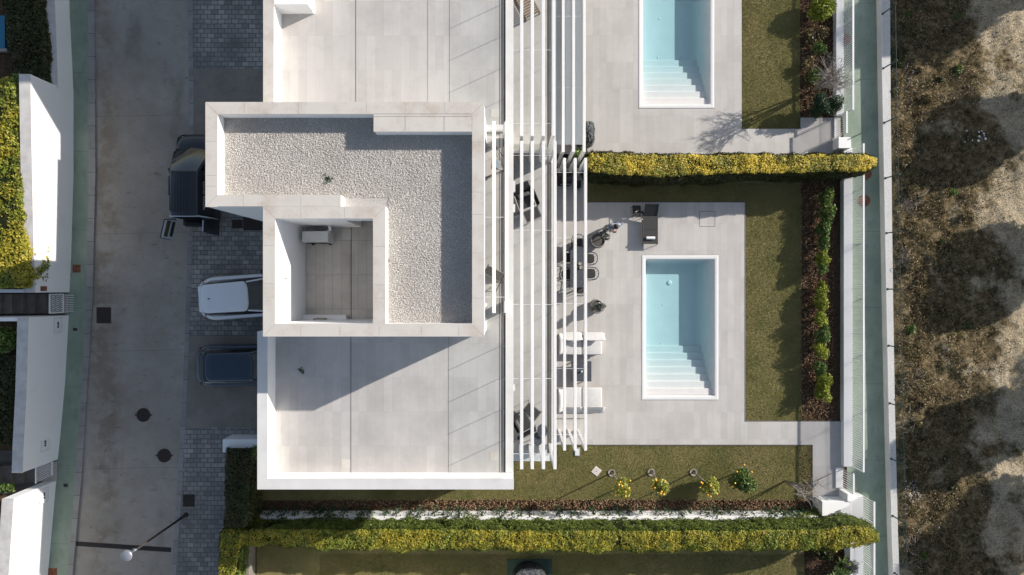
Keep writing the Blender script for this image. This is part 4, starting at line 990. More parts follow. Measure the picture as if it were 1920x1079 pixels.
# gates
def gate(label, px0, px1, py0, py1, kind, skew=0):
    z1 = ZS+1.15; X0 = wx(px0, z1); X1 = wx(px1, z1); y0 = wy(py1, z1); y1 = wy(py0, z1)
    t = thing('metal_gate', label, 'gate', (X1, (y0+y1)/2, ZS))
    f = MB(); bx = X1-.02
    f.tube([(bx, y0, ZS+.15), (bx, y0, z1)], .02).tube([(bx, y1, ZS+.15), (bx, y1, z1)], .02)
    return t, f, X0, X1, y0, y1, z1
# the gate leans open, lying as a tilted grid above the landing
t, f, X0, X1, y0, y1, z1 = gate('white patterned metal gate between the tall walls', 93, 116, 553, 588, 'lattice')
zb = ZS+.3
f = MB(); Xg = wx(93, z1); Xb = Xg
f.tube([(Xb, y0, z1), (Xb, y1, z1)], .03).tube([(Xb, y0, zb), (Xb, y1, zb)], .03).tube([(Xb, y0, zb), (Xb, y0, z1)], .03).tube([(Xb, y1, zb), (Xb, y1, z1)], .03).build('frame', m_metalwhite, t)
o = MB(); k = 9; L = (y1-y0)/k
for i in range(k):
    a = y0+i*L; hgt = (z1-zb)/3
    for j in range(3):
        zz = zb+j*hgt
        o.tube([(Xb, a, zz), (Xb, a+L/2, zz+hgt), (Xb, a+L, zz)], .016, 4)
o.build('lattice', m_metalwhite, t)
o2 = MB()
for i in range(8): y = y0+(i+.5)*(y1-y0)/8; o2.box(Xb+.05, Xb+.38, y-.012, y+.012, ZS+.19, ZS+.21)
o2.build('threshold_bar', m_metalwhite, t)
t, f, X0, X1, y0, y1, z1 = gate('white gate of parallel bars between the walls at lower left', 67, 93, 866, 903, 'bars')
Xb = wx(67, z1); f = MB()
f.tube([(Xb, y0-.1, z1), (Xb, y1-.1, z1)], .03).tube([(Xb+.1, y0, zb), (Xb+.1, y1, zb)], .03).build('frame', m_metalwhite, t)
o = MB()
for i in range(10): y = y0+(i+.5)*(y1-y0)/10; o.tube([(Xb, y-.1, z1), (Xb+.1, y, zb)], .015, 4)
o.build('bar', m_metalwhite, t)
# small plates on the walls
def plate(px, py, zf, s1, s2, mat, label, name='wall_plate', cat='wall plate', Xw=None):
    Xw = wx(Xw, ZS+.08)+.0; X = Xw; y = (540-py)*(-X)/(960-px); z = H-F*(-X)/(960-px)
    t = thing(name, label, cat, (X, y, z)); MB().box(.0, .02, -s1/2, s1/2, -s2/2, s2/2).build('plate', mat, t, local=True)
    return t, X, y, z
plate(81.5, 542, 0, .19, .36, m_rust, 'small brown plate on the wall above the patterned gate', Xw=131)
plate(66, 865, 0, .15, .36, m_rust, 'small brown plate on the wall above the barred gate', Xw=108.6)
def intercom(px, py, Xw, label):
    t, X, y, z = plate(px, py, 0, .62, .5, plain('panel_white', (.74,.745,.75), .7, .2, .03, 3), label, 'utility_panel', 'utility panel', Xw=Xw)
    o = MB(); s1, s2 = .62, .5
    for a, b, c, d in ((-s1/2, s1/2, s2/2-.012, s2/2), (-s1/2, s1/2, -s2/2, -s2/2+.012), (-s1/2, -s1/2+.012, -s2/2, s2/2), (s1/2-.012, s1/2, -s2/2, s2/2)): o.box(.02, .023, a, b, c, d)
    o.build('panel_joint', m_conc, t, local=True)
    o = MB()
    for dy, h in ((.08, .04), (0, .025), (-.09, .035)): o.box(.02, .03, dy-h, dy+h, -.05, .05)
    build_each(o, 'louvre', m_plast, t, local=True)
intercom(108, 610, 128.5, 'white utility panel with dark slots on the tall shaded wall')
intercom(82, 930, 104.5, 'white utility panel with dark slots on the sunlit wall at lower left')
intercom(84, 832, 112.5, 'white utility panel on the shaded wall just above the barred gate')
# low white wall by the drive at the lower left of the villa
t = thing('garden_wall', 'short white wall stub at the head of the dark hedge by the drive', 'wall', (*w(460, 830, ZS), ZS))
z1 = ZS+1.0; x0 = wx(436, ZS); y0_ = wy(838, z1); 
MB().box(x0, -8.7, y0_-.25, wy(825, z1)-.0, ZS-.5, z1).build('masonry', m_white, t, bevel=.01)
# street lamp
bx, by = w(349, 966, ZS); t = thing('street_lamp', 'tall dark street lamp with a round grey head over the street', 'street lamp', (bx, by, ZS))
MB().tube([(0, 0, 0), (0, 0, 3.85)], .055, 12, .038).build('pole', m_iron, t, True, local=True)
MB().lathe([(.11, 0), (.11, .02), (.06, .05), (.058, .5), (.05, .52)], (0, 0, 0), 14).build('base', m_iron, t, True, local=True)
MB().tube([(0, 0, 3.8), (-.05, -.03, 3.9), (-.16, -.10, 3.92)], .03, 8).box(-.13, -.02, -.03, .03, 3.84, 3.87).build('bracket', m_lamp, t, local=True)
MB().lathe([(.0, -.10), (.12, -.09), (.2, -.03), (.22, 0), (.215, .03), (.17, .065), (.06, .085), (0, .09)], (-.30, -.19, 3.98), 30).build('lamp_head', m_lamp, t, True, local=True)
MB().lathe([(0, 0), (.13, 0), (.13, -.02), (0, -.02)][::-1], (-.30, -.19, 3.875), 20).build('lens', m_awn, t, local=True)
# ================================================================ CARS
def rrect(x0, x1, hw0, hw1, rf, rb, n_=6):
    """closed plan outline, counter clockwise, front (+x) half width hw1, rear half width hw0, corner radii."""
    P = []
    for cx_, s_, hw, r, a0 in ((x1, 1, hw1, rf, 0), (x0, 1, hw0, rb, 90), (x0, -1, hw0, rb, 180), (x1, -1, hw1, rf, 270)):
        sx = -1 if cx_ == x1 else 1
        for k in range(n_+1):
            a = R_(a0+90*k/n_); rx = r[0]; ry = r[1]
            P.append((cx_+sx*rx+rx*math.cos(a), s_*(hw-ry)+ry*math.sin(a)))
    return P
def car(label, L, W, Ht, belt, hood, roofx, loc, rot, mat, roofmat=None, rails=False, seed=0, taper=.70, glassrear=True, group='cars parked beside the villa'):
    t = thing('parked_car', label, 'car', loc, rot, group)
    a, b = -L/2, L/2
    # plan outlines at several heights; the belt line drops towards the bonnet
    def ring(z, ins, dx0=0., dx1=0., hoodz=None):
        P = rrect(a+dx0, b-dx1, W/2-ins, W/2-ins-.03, (.60, .45), (.72, .52))
        out = []
        for x, y in P:
            zz = z
            if hoodz is not None:
                f = min(1, max(0, (x-roofx[3])/(b-roofx[3]))); zz = z+(hoodz-z)*(min(1, max(0, (x-roofx[3]+.2)/.5)))*.75+(hoodz-z)*.25*f-.10*f*f
            out.append((x, y, zz))
        return out
    o = MB(); rings = [ring(.22, .06, .06, .08), ring(.34, .01, .02, .02), ring(.55, -.005, 0, 0), ring(.74, .0, .01, .03), ring(belt-.07, .03, .05, .10, hood-.05), ring(belt, .075, .10, .20, hood)]
    o.loft(rings, True, False)
    # deck and bonnet surface closing the top
    top = rings[-1]; n0 = len(o.v)
    for f in (.82, .55, .25):
        o.v += [((x-.2)*f+.2, y*f, z+.02*(1-f)) for x, y, z in top]
    m = len(top); st = n0-m
    for j in range(3):
        for k in range(m):
            o.f.append((st+j*m+k, st+j*m+(k+1) % m, st+(j+1)*m+(k+1) % m, st+(j+1)*m+k))
    o.f.append(tuple(st+3*m+k for k in range(m)))
    body = o.build('body', mat, t, True, local=True)
    # greenhouse
    xr0, xr1, xg0, xg1 = roofx            # roof rear, roof front, glass base rear, glass base front
    wb = W/2-.10; wt = W/2*taper
    base = rrect(xg0, xg1, wb-.06, wb-.06, (.42, .35), (.5, .4)); rf = rrect(xr0, xr1, wt-.05, wt-.02, (.20, .40), (.22, .34))
    zb = belt-.02; zt = Ht-.07
    bz = lambda x: zb if x < .3 else zb
    o = MB(); n_ = len(base)
    for z0_, z1_, f0, f1 in ((0, 1, 0, 1),):
        o.loft([[(x, y, bz(x)) for x, y in base], [(x*.5+u*.5, y*.47+v*.53, (zb+zt)/2+.01) for (x, y), (u, v) in zip(base, rf)], [(u, v, zt) for u, v in rf]], False, False)
    gh = o.build('windows', m_carglass, t, True, local=True)
    o = MB()
    rr2 = [[(u*1.0, v*1.0, zt-.006) for u, v in rf], [((u-.0)*.985, v*.97, zt+.022) for u, v in rf], [(xr0+(u-xr0)*.9+(xr1-xr0)*.05, v*.85, Ht-.02) for u, v in rf], [(xr0+(u-xr0)*.6+(xr1-xr0)*.2, v*.5, Ht-.004) for u, v in rf], [(xr0+(u-xr0)*.2+(xr1-xr0)*.4, v*.15, Ht) for u, v in rf]]
    o.loft(rr2, True, True); roof = o.build('roof', roofmat or mat, t, True, local=True)
    x = xr0+.38; MB().lathe([(.035, 0), (.02, .03), (0, .07)], (x, 0, Ht-.012), 8, 1.7, .8).build('aerial', m_plast, t, True, local=True)
    # pillars
    o = MB(); s_ = .035
    for sy in (-1, 1):
        o.tube([(xg1-.13, sy*(wb-.12), zb), (xr1-.05, sy*(wt-.06), zt)], s_, 5)
        o.tube([(xg0+.10, sy*(wb-.12), zb), (xr0+.08, sy*(wt-.09), zt)], .06, 6)
        xm = (xr0+xr1)/2+.1; 
    build_each(o, 'pillar', mat, t, smooth=True, local=True)
    # tailgate spoiler, door seams
    MB().box(xr0-.06, xr0+.10, -wt*.82, wt*.82, Ht-.075, Ht-.035).build('spoiler', mat, t, bevel=.02, local=True)
    for sx in (a+.78, b-.85):
        for sy in (-1, 1):
            o = MB().lathe([(.20, -.1), (.31, -.1), (.335, -.07), (.335, .07), (.31, .1), (.20, .1)], (0, 0, 0), 22)
            o.v = [(sx+p, sy*(W/2-.13)+r, .335+q) for p, q, r in o.v]; wl = o.build('wheel', m_tyre, t, True, local=True)
            o = MB().lathe([(0, 0), (.05, .02), (.2, .0)], (0, 0, 0), 18); o.v = [(sx+p, sy*(W/2-.04)+sy*r, .335+q) for p, q, r in o.v]; o.build('rim', m_alloy, wl, True, local=True)
    for sy in (-1, 1):
        xm = xg1-.42
        MB().lathe([(0, -.07), (.07, -.06), (.09, 0), (.07, .06), (0, .07)], (xm, sy*(W/2+.05), belt+.04), 10, .7, 1.1).box(xm-.02, xm+.03, sy*(W/2-.08), sy*(W/2+.02), belt-.01, belt+.02).build('mirror', m_plast if roofmat is None else m_plast, t, True, local=True)
        o = MB().box(a+.15, a+.27, sy*(W/2-.20), sy*(W/2-.10), belt-.27, belt-.17)
        o.build('tail_light', m_tail, t, bevel=.04, local=True)
        MB().box(b-.42, b-.16, sy*(W/2-.38), sy*(W/2-.12), hood-.22, hood-.10).build('headlight', m_head, t, bevel=.04, local=True)
    MB().box(a+.0, a+.03, -.26, .26, .62, .74).build('number_plate', m_metalwhite, t, local=True)
    MB().tube([(xr0-.02, -.02, zt-.10), (xr0-.06, -.35, zt-.20)], .014, 4).build('wiper', m_plast, t, local=True)
    if rails:
        for sy in (-1, 1): MB().tube([(xr0+.15, sy*(wt-.10), zt+.05), (xr0+.3, sy*(wt-.08), Ht+.0), (xr1-.3, sy*(wt-.08), Ht+.0), (xr1-.15, sy*(wt-.10), zt+.05)], .018, 6).build('roof_rail', m_alloy, t, True, local=True)
    MB().box(xg0+.5, xg1-.7, -wb+.12, wb-.12, .3, belt-.1).build('cabin', m_black, t, local=True)
    return t
L = 4.5
x = wx(375.5, ZS+.75)+L/2; y = wy(557, ZS+.9)
car('white hatchback with dark windows parked on the setts below the courtyard corner', L, 1.86, 1.47, .98, .92, (-1.93, .06, -2.08, .98), (x-.02, y+.03, ZS+.006), R_(4.2), m_carwhite)
L = 4.5; x = wx(367.5, ZS+.75)+L/2; y = wy(686, ZS+.9)
car('dark blue car with pale rear window parked next to the white hatchback', L, 1.80, 1.46, .97, .9, (-1.62, .42, -2.05, 1.3), (x, y, ZS+.006), R_(1.2), m_carblue)
# van ------------------------------------------------------------------
def van():
    t = thing('parked_van', 'black van with both rear doors open parked against the villa', 'van', (0, 0, 0))
    z0 = ZS+.006; xc = -13.33
    yF, yR = wy(250, z0+1.0), wy(405, z0+1.95); L = yF-yR
    t.location = (xc, (yF+yR)/2, z0)
    h = L/2; W = .80
    def X(s, w_, z): return [(w_*math.cos(a), s, z) for a in (0,)]
    # side profile stations along y: (y, half width belt, half width roof, roof z, belt z)
    st = [(-h, W*.97, W*.69, 1.93, 1.05), (-h+.15, W, W*.71, 1.95, 1.05), (0, W, W*.72, 1.97, 1.05), (h-1.75, W, W*.70, 1.94, 1.04)]
    o = MB(); rings = []
    for y, wb, wr, zr, zb in st:
        rings.append([(-wb*.97, y, .28), (-wb, y, .6), (-wb, y, zb), (-wr-.03, y, zr-.22), (-wr, y, zr-.06), (-wr+.10, y, zr-.005), (0, y, zr+.015), (wr-.10, y, zr-.005), (wr, y, zr-.06), (wr+.03, y, zr-.22), (wb, y, zb), (wb, y, .6), (wb*.97, y, .28)])
    # nose
    def nose(y, wb, zt, wt): return [(-wb*.95, y, .30), (-wb, y, .6), (-wb, y, min(zt, .92)), (-wb*.95, y, zt-.07), (-wt, y, zt-.03), (-wt+.12, y, zt), (0, y, zt+.02), (wt-.12, y, zt), (wt, y, zt-.03), (wb*.95, y, zt-.07), (wb, y, min(zt, .92)), (wb, y, .6), (wb*.95, y, .30)]
    sk = rings+[nose(h-1.72, W, 1.14, W*.90), nose(h-1.0, W, 1.12, W*.88), nose(h-.5, W*.99, 1.04, W*.86), nose(h-.2, W*.94, .95, W*.78), nose(h-.06, W*.80, .82, W*.62), nose(h, W*.6, .7, W*.42)]
    n_ = 13; b0 = len(o.v)
    for r in sk: o.v += r
    for i in range(len(sk)-1):
        for k in range(n_-1): o.f.append((b0+i*n_+k, b0+(i+1)*n_+k, b0+(i+1)*n_+k+1, b0+i*n_+k+1))
    o.f.append(tuple(b0+(len(sk)-1)*n_+k for k in range(n_)))
    bd = o.build('body', m_carblack, t, True, local=True)
    sm = bd.modifiers.new('e', 'EDGE_SPLIT'); sm.split_angle = R_(35)
    # floor and inside
    MB().box(-W*.95, W*.95, -h-.25, h-.4, .28, .42).build('floor', m_plast, t, local=True, bevel=.02)
    MB().box(-W*.8, W*.8, -h-.32, -h-.1, .40, .56).build('rear_bumper', m_plast, t, local=True, bevel=.05)
    MB().box(-W*.8, W*.8, 0, .1, .42, 1.85).build('bulkhead', m_black, t, local=True)
    # roof ribs
    o = MB()
    for i in range(9): x = (-4+i)*.118; o.box(x-.015, x+.015, -h+.15, h-1.9, 1.965-.07*abs(x)**1.6, 1.988-.09*abs(x)**1.6)
    build_each(o, 'roof_rib', m_carblack, t, local=True, bevel=.006, seg=1)
    build_each(MB().tube([(-W*.71, -h+.2, 1.91), (-W*.71, h-1.9, 1.90)], .016, 5).tube([(W*.71, -h+.2, 1.91), (W*.71, h-1.9, 1.90)], .016, 5), 'roof_gutter', m_plast, t, local=True)
    # windscreen
    o = MB(); ya, yb = h-1.80, h-.82
    rows = []
    for f in np.linspace(0, 1, 5):
        y = ya+(yb-ya)*f; z = 1.955-(1.955-1.13)*f+.06*math.sin(f*math.pi); hw = W*.68+(W*.90-W*.68)*f
        rows.append([(hw*u, y+.16*(1-u*u)*f, z+.02*(1-u*u)) for u in np.linspace(-1, 1, 9)])
    for r in rows: o.v += r
    for i in range(4):
        for k in range(8): o.f.append((i*9+k, (i+1)*9+k, (i+1)*9+k+1, i*9+k+1))
    o.build('windscreen', m_carglass, t, True, local=True)
    MB().loft([[(sx*.9*W, h-.78, 1.10) for sx in (-1, -.5, 0, .5, 1)]+[(sx*.9*W, h-.70, 1.13) for sx in (1, .5, 0, -.5, -1)]], True, False).build('scuttle', m_plast, t, local=True)
    o = MB()
    for sy in (-1, 1): o.tube([(sy*W*.71, h-1.82, 1.92), (sy*W*.94, h-.80, 1.12)], .04, 6)
    build_each(o, 'pillar', m_carblack, t, smooth=True, local=True)
    for s_ in (-1, 1):
        MB().box(s_*(W*.90), s_*(W*.985), h-2.7, h-1.9, 1.15, 1.62).build('side_window', m_carglass, t, local=True, bevel=.02)
        MB().box(s_*(W+.03), s_*(W+.19), h-1.62, h-1.52, 1.02, 1.26).build('mirror', m_plast, t, local=True, bevel=.03)
        for wy_ in (-h+.75, h-.85):
            o = MB().lathe([(.19, -.1), (.30, -.1), (.325, -.07), (.325, .07), (.30, .1), (.19, .1)], (0, 0, 0), 22); o.v = [(s_*(W-.06)+r, wy_+p, .325+q) for p, q, r in o.v]; wl = o.build('wheel', m_tyre, t, True, local=True)
            o = MB().lathe([(0, .02), (.06, .03), (.08, .0), (.15, .01), (.2, .0)], (0, 0, 0), 18); o.v = [(s_*(W+.042)+s_*r, wy_+p, .325+q) for p, q, r in o.v]; o.build('rim', m_alloy, wl, True, local=True)
        MB().box(s_*W*.45, s_*W*.78, h-.34, h-.10, .72, .86).build('headlight', m_head, t, local=True, bevel=.05)
    # rear frame (pale sill and jambs of the open back)
    o = MB(); o.tube([(-W*.72, -h-.02, 1.90), (W*.72, -h-.02, 1.90)], .03, 6); o.tube([(W*.73, -h-.01, 1.88), (W*.97, -h-.02, 1.05), (W*.95, -h-.02, .5)], .035, 6); o.tube([(-W*.73, -h-.01, 1.88), (-W*.97, -h-.02, 1.05)], .035, 6)
    o.build('door_frame', m_lining, t, True, local=True)
    # open doors: hinged at the rear corners, swung back
    def door(side, ang, name, window, wd, zb):
        hx, hy = side*W*.98, -h-.04
        # panel in local xz plane: x from 0 to -wd ; thickness in y
        def slab(y0, y1, zs, ins):
            o = MB(); outl = [(0+ins, zb+ins), (wd-ins, zb+ins), (wd-ins, 1.1), (wd-ins-.04, 1.85-ins), (.10+ins, 1.86-ins), (0+ins, 1.1)]
            o.v = [(-side*x, y0, z) for x, z in outl]+[(-side*x, y1, z) for x, z in outl]; k = len(outl)
            o.f = [tuple(range(k))[::-1], tuple(range(k, 2*k))]+[(i, (i+1) % k, k+(i+1) % k, k+i) for i in range(k)]
            return o
        d = slab(-.03, .0, 0, 0).build('rear_door', m_carblack, t, local=True, bevel=.01); d.location = (hx, hy, 0); d.rotation_euler = (0, 0, ang)
        slab(.001, .06, 0, .03).build('lining', m_lining, d, local=True, bevel=.015)
        if window:
            o = MB().box(.12, wd-.12, .045, .066, 1.44, 1.74); o.build('window', m_brownglass, d, local=True, bevel=.03)
            MB().box(.14, wd-.16, .05, .067, 1.06, 1.30).build('inner_recess', m_black, d, local=True, bevel=.03)
        MB().box(-side*.25, -side*.33, -.05, -.03, 1.0, 1.03).build('handle', m_plast, d, local=True)
        return d
    door(-1, R_(-103), 'left_rear_door', True, .92, .95)
    door(1, R_(88), 'right_rear_door', False, .66, .40)
    # writing on the flank
    def text(s_, size, loc, rot, par):
        cu = bpy.data.curves.new('lettering', 'FONT'); cu.body = s_; cu.size = size; cu.extrude = .003; cu.space_character = 1.15
        tmp = bpy.data.objects.new('tmp', cu); link(tmp); dg = bpy.context.evaluated_depsgraph_get()
        me = bpy.data.meshes.new_from_object(tmp.evaluated_get(dg)); bpy.data.objects.remove(tmp); me.materials.clear(); me.materials.append(m_metalwhite)
        ob = bpy.data.objects.new('lettering', me); ob.location = loc; ob.rotation_euler = rot; ob.parent = par; link(ob)
    text('NORMA FRASER', .145, (.685, -h+.28, 1.53), (R_(74), 0, R_(90)), t)
    return t
van()
# ================================================================ HEDGES AND PLANTS
def hedge(name, label, st, mats, dens=900, size=.085, cat='hedge', group=None, p=.32, lump=.09, axis=0, core=.86):
    """st: stations (s, centre, half width, height, ground z); s runs along +x (axis 0) or +y (axis 1)."""
    t = thing(name, label, cat, (0, 0, 0), group=group)
    st = np.array(st, float); S = st[:, 0]
    mid = (S[0]+S[-1])/2; cm = np.interp(mid, S, st[:, 1]); zg = st[0, 4]
    t.location = (mid, cm, zg) if axis == 0 else (cm, mid, zg); off = np.array(t.location)
    def surf(s, th, k=1.):
        c = np.interp(s, S, st[:, 1]); hw = np.interp(s, S, st[:, 2])*k; h = np.interp(s, S, st[:, 3])*(1-(1-k)*.45); z0 = np.interp(s, S, st[:, 4])
        a = np.cos(th); b = np.sin(th)
        u = np.sign(a)*np.abs(a)**p*hw; z = np.abs(b)**p*h
        P = np.stack([s, c+u, z0+z], -1) if axis == 0 else np.stack([c+u, s, z0+z], -1)
        return P
    # core
    n1 = max(12, int((S[-1]-S[0])/.25)); n2 = 14
    ss = np.linspace(S[0]+.05, S[-1]-.05, n1); V = []
    for s in ss: V.append(surf(np.full(n2, s), np.linspace(0, math.pi, n2), core))
    V = np.concatenate(V)
    for i in range(len(V)):
        q = mn.noise(Vector(V[i]*1.6))*.05; V[i, 2] += q; V[i, 1-axis] += q*.5
    o = MB(); o.v = [tuple(v) for v in V]
    for i in range(n1-1):
        for k in range(n2-1): o.f.append((i*n2+k, (i+1)*n2+k, (i+1)*n2+k+1, i*n2+k+1))
    o.f += [tuple(range(n2)), tuple((n1-1)*n2+k for k in range(n2))[::-1]]
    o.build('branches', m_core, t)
    # leaves
    hw = st[:, 2].mean(); h = st[:, 3].mean(); n = int((S[-1]-S[0])*(2*hw+2*h*.75)*dens)
    arc = RNG.uniform(0, 2*hw+2*h, n); s = RNG.uniform(S[0], S[-1], n)
    # parameterise by arc length over the boxy section
    hwi = np.interp(s, S, st[:, 2]); hi = np.interp(s, S, st[:, 3]); c = np.interp(s, S, st[:, 1]); z0 = np.interp(s, S, st[:, 4])
    tot = 2*hwi+2*hi; a = RNG.uniform(0, 1, n)*tot
    side1 = a < hi; side2 = a > hi+2*hwi; top = ~(side1 | side2)
    u = np.where(side1, -hwi, np.where(side2, hwi, a-hi-hwi)); z = np.where(side1, a, np.where(side2, tot-a, hi))
    # round the shoulders
    r = np.minimum(.28, hwi*.6); du = np.abs(u)-(hwi-r); dz = z-(hi-r); cor = (du > 0) & (dz > 0); ln = np.sqrt(du**2+dz**2)+1e-6
    f = np.where(cor, r/np.maximum(ln, r), 1); u = np.where(cor, np.sign(u)*(hwi-r+du*f), u); z = np.where(cor, hi-r+dz*f, z)
    nrm_u = np.where(side1 | side2, np.sign(u), np.where(cor, np.sign(u)*du/ln, 0)); nrm_z = np.where(side1 | side2, .15, 1)
    x = s; y = c+u; zz = z0+z
    P = np.stack([x, y, zz], 1) if axis == 0 else np.stack([y, x, zz], 1)
    Nn = np.stack([np.zeros(n), nrm_u, nrm_z], 1) if axis == 0 else np.stack([nrm_u, np.zeros(n), nrm_z], 1)
    Nn /= np.linalg.norm(Nn, axis=1)[:, None]
    lum = np.array([mn.noise(Vector(q*1.9))+.5*mn.noise(Vector(q*5.)) + .3*mn.noise(Vector(q*11.)) for q in P])
    P = P+Nn*(lum*lump+np.array([mn.noise(Vector(q*.55)) for q in P])*.10+RNG.uniform(-.10, .035, n))[:, None]
    keep = lum > -.95+RNG.uniform(-.1, .1, n); P = P[keep]; Nn = Nn[keep]; sd = (side1 | side2)[keep]
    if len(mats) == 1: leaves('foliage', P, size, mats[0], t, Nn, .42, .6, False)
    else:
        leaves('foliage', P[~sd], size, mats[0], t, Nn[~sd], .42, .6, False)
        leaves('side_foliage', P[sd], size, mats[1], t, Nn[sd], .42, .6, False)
    return t
def HS(x_px, ytop, ybot, h, z0=0., zz=None):
    z = z0+h; a = wy(ytop, z); b = wy(ybot, z); return (wx(x_px, z), (a+b)/2, (a-b)/2, h, z0)
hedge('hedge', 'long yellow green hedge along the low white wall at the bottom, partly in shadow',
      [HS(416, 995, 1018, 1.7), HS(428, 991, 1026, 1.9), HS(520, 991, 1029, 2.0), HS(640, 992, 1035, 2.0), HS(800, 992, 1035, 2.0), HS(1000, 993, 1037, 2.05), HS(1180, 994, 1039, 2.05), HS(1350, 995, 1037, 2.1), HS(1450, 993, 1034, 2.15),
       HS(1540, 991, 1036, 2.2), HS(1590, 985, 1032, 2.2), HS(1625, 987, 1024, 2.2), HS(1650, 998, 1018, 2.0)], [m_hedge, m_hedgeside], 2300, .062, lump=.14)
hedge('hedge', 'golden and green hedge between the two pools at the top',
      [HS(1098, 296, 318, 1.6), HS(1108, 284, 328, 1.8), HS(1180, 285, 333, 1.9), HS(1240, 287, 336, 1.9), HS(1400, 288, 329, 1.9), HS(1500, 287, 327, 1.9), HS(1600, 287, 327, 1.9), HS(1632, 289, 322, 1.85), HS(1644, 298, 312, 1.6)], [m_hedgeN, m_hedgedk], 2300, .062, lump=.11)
def VS(y_px, xl, xr, h, z0=0.):
    z = z0+h; a = wx(xl, z); b = wx(xr, z); return (wy(y_px, z), (a+b)/2, (b-a)/2, h, z0)
hedge('hedge', 'dark brownish hedge column along the paved drive beside the villa corner', sorted([VS(842, 422, 478, 1.3, ZS), VS(860, 419, 486, 1.3, ZS), VS(900, 419, 470, 1.3, ZS), VS(960, 419, 470, 1.3, ZS), VS(990, 416, 466, 1.3, ZS)]), [m_hedgedk], 1300, .08, axis=1)
hedge('hedge', 'dark clipped cross hedge running toward the villa behind the white stub', [(wx(470, 2.1), wy(857, 2.1), .40, 1.3, ZS), (wx(540, 2.1), wy(857, 2.1), .40, 1.3, ZS)], [m_hedgeside], 1200, .08)
hedge('hedge', 'green hedge turning down the drive at the lower edge, half in sun', sorted([VS(1000, 413, 462, 1.2, ZS), VS(1040, 412, 448, 1.2, ZS), VS(1090, 412, 440, 1.2, ZS), VS(1140, 412, 438, 1.2, ZS)]), [m_hedge, m_hedgeside], 1300, .08, axis=1)
# west hedges above the street walls
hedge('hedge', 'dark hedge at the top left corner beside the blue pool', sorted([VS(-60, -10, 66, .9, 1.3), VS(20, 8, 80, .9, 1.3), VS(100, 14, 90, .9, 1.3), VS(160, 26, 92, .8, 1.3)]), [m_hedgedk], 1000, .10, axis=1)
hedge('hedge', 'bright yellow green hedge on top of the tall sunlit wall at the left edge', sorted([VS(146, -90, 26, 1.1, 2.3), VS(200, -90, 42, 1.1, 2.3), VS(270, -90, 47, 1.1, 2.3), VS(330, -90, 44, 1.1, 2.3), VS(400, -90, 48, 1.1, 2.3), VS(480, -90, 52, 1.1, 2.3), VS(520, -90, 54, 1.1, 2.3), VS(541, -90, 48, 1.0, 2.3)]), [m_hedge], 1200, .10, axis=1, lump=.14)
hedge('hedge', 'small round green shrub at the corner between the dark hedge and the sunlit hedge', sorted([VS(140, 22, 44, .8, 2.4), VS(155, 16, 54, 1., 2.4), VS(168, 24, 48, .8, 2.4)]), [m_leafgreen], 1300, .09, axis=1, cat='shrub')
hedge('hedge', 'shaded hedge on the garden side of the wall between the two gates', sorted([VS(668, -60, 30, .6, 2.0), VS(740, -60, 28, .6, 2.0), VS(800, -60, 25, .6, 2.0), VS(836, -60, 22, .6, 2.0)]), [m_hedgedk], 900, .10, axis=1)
def bush(name, label, px, py, z0, rx, ry, h, mat, n_=1500, size=.11, cat='shrub', seed=1, group=None, stems=True):
    x, y = w(px, py, z0+h*.5); t = thing(name, label, cat, (x, y, z0), group=group)
    pts = crown_pts((0, 0, h*.55), rx, ry, h*.5, n_, 9, seed)
    leaves('foliage', pts, size, mat, t, tilt=1.2)
    if stems:
        o = MB(); rg = random.Random(seed)
        for i in range(7):
            a = rg.uniform(0, 6.28); o.tube([(0, 0, -.03), (rx*.3*math.cos(a), ry*.3*math.sin(a), h*.4), (rx*.55*math.cos(a), ry*.55*math.sin(a), h*.75)], .018, 4, .006)
        o.build('stem', m_bark, t, local=True)
    return t
bush('shrub', 'loose leafy green shrub overhanging the wall beside the stone stairs', 10, 635, 2.0, .85, .95, 1.3, m_leafgreen, 3200, .13, seed=4)
bush('shrub', 'small light green plant beside the grey stairs at lower left', 12, 917, 1.9, .5, .3, .5, m_leafgreen, 900, .10, seed=5)
bush('shrub', 'yellow leaved shrub at the left edge near the bottom', 0, 985, 2.0, .3, .5, .7, m_citrus, 900, .10, seed=6)
bush('shrub', 'bright green bush behind the white fence at the top', 1543, 18, 0, .72, .72, 1.2, m_leaflime, 4200, .12, seed=7)
bush('topiary_bush', 'dense grey green clipped bush, larger and left of the pair by the top gate', 1540, 200, 0, .52, .62, 1.35, m_leafdark, 4200, .075, seed=8)
bush('topiary_bush', 'rounded grey green bush touching the fence, right of the pair by the top gate', 1559, 198, 0, .50, .52, 1.2, m_leafdark, 3500, .075, seed=9)
for i, (px, py, s_) in enumerate([(1520, 70, .35), (1535, 92, .4), (1516, 120, .35), (1545, 62, .3), (1528, 145, .4)]):
    bush('dry_shrub', ['low sparse dry shrub in the upper bed, nearest the bright green bush', 'low brown shrub in the middle of the upper bed', 'thin dry shrub at the lawn edge of the upper bed', 'small dry shrub against the fence of the upper bed', 'straggly olive shrub in the upper bed above the clipped bushes'][i], px, py, 0, s_*1.1, s_*1.3, .5, [m_weed, m_leafgreen, m_weed, m_weed, m_leafgreen][i], 420, .10, seed=20+i)
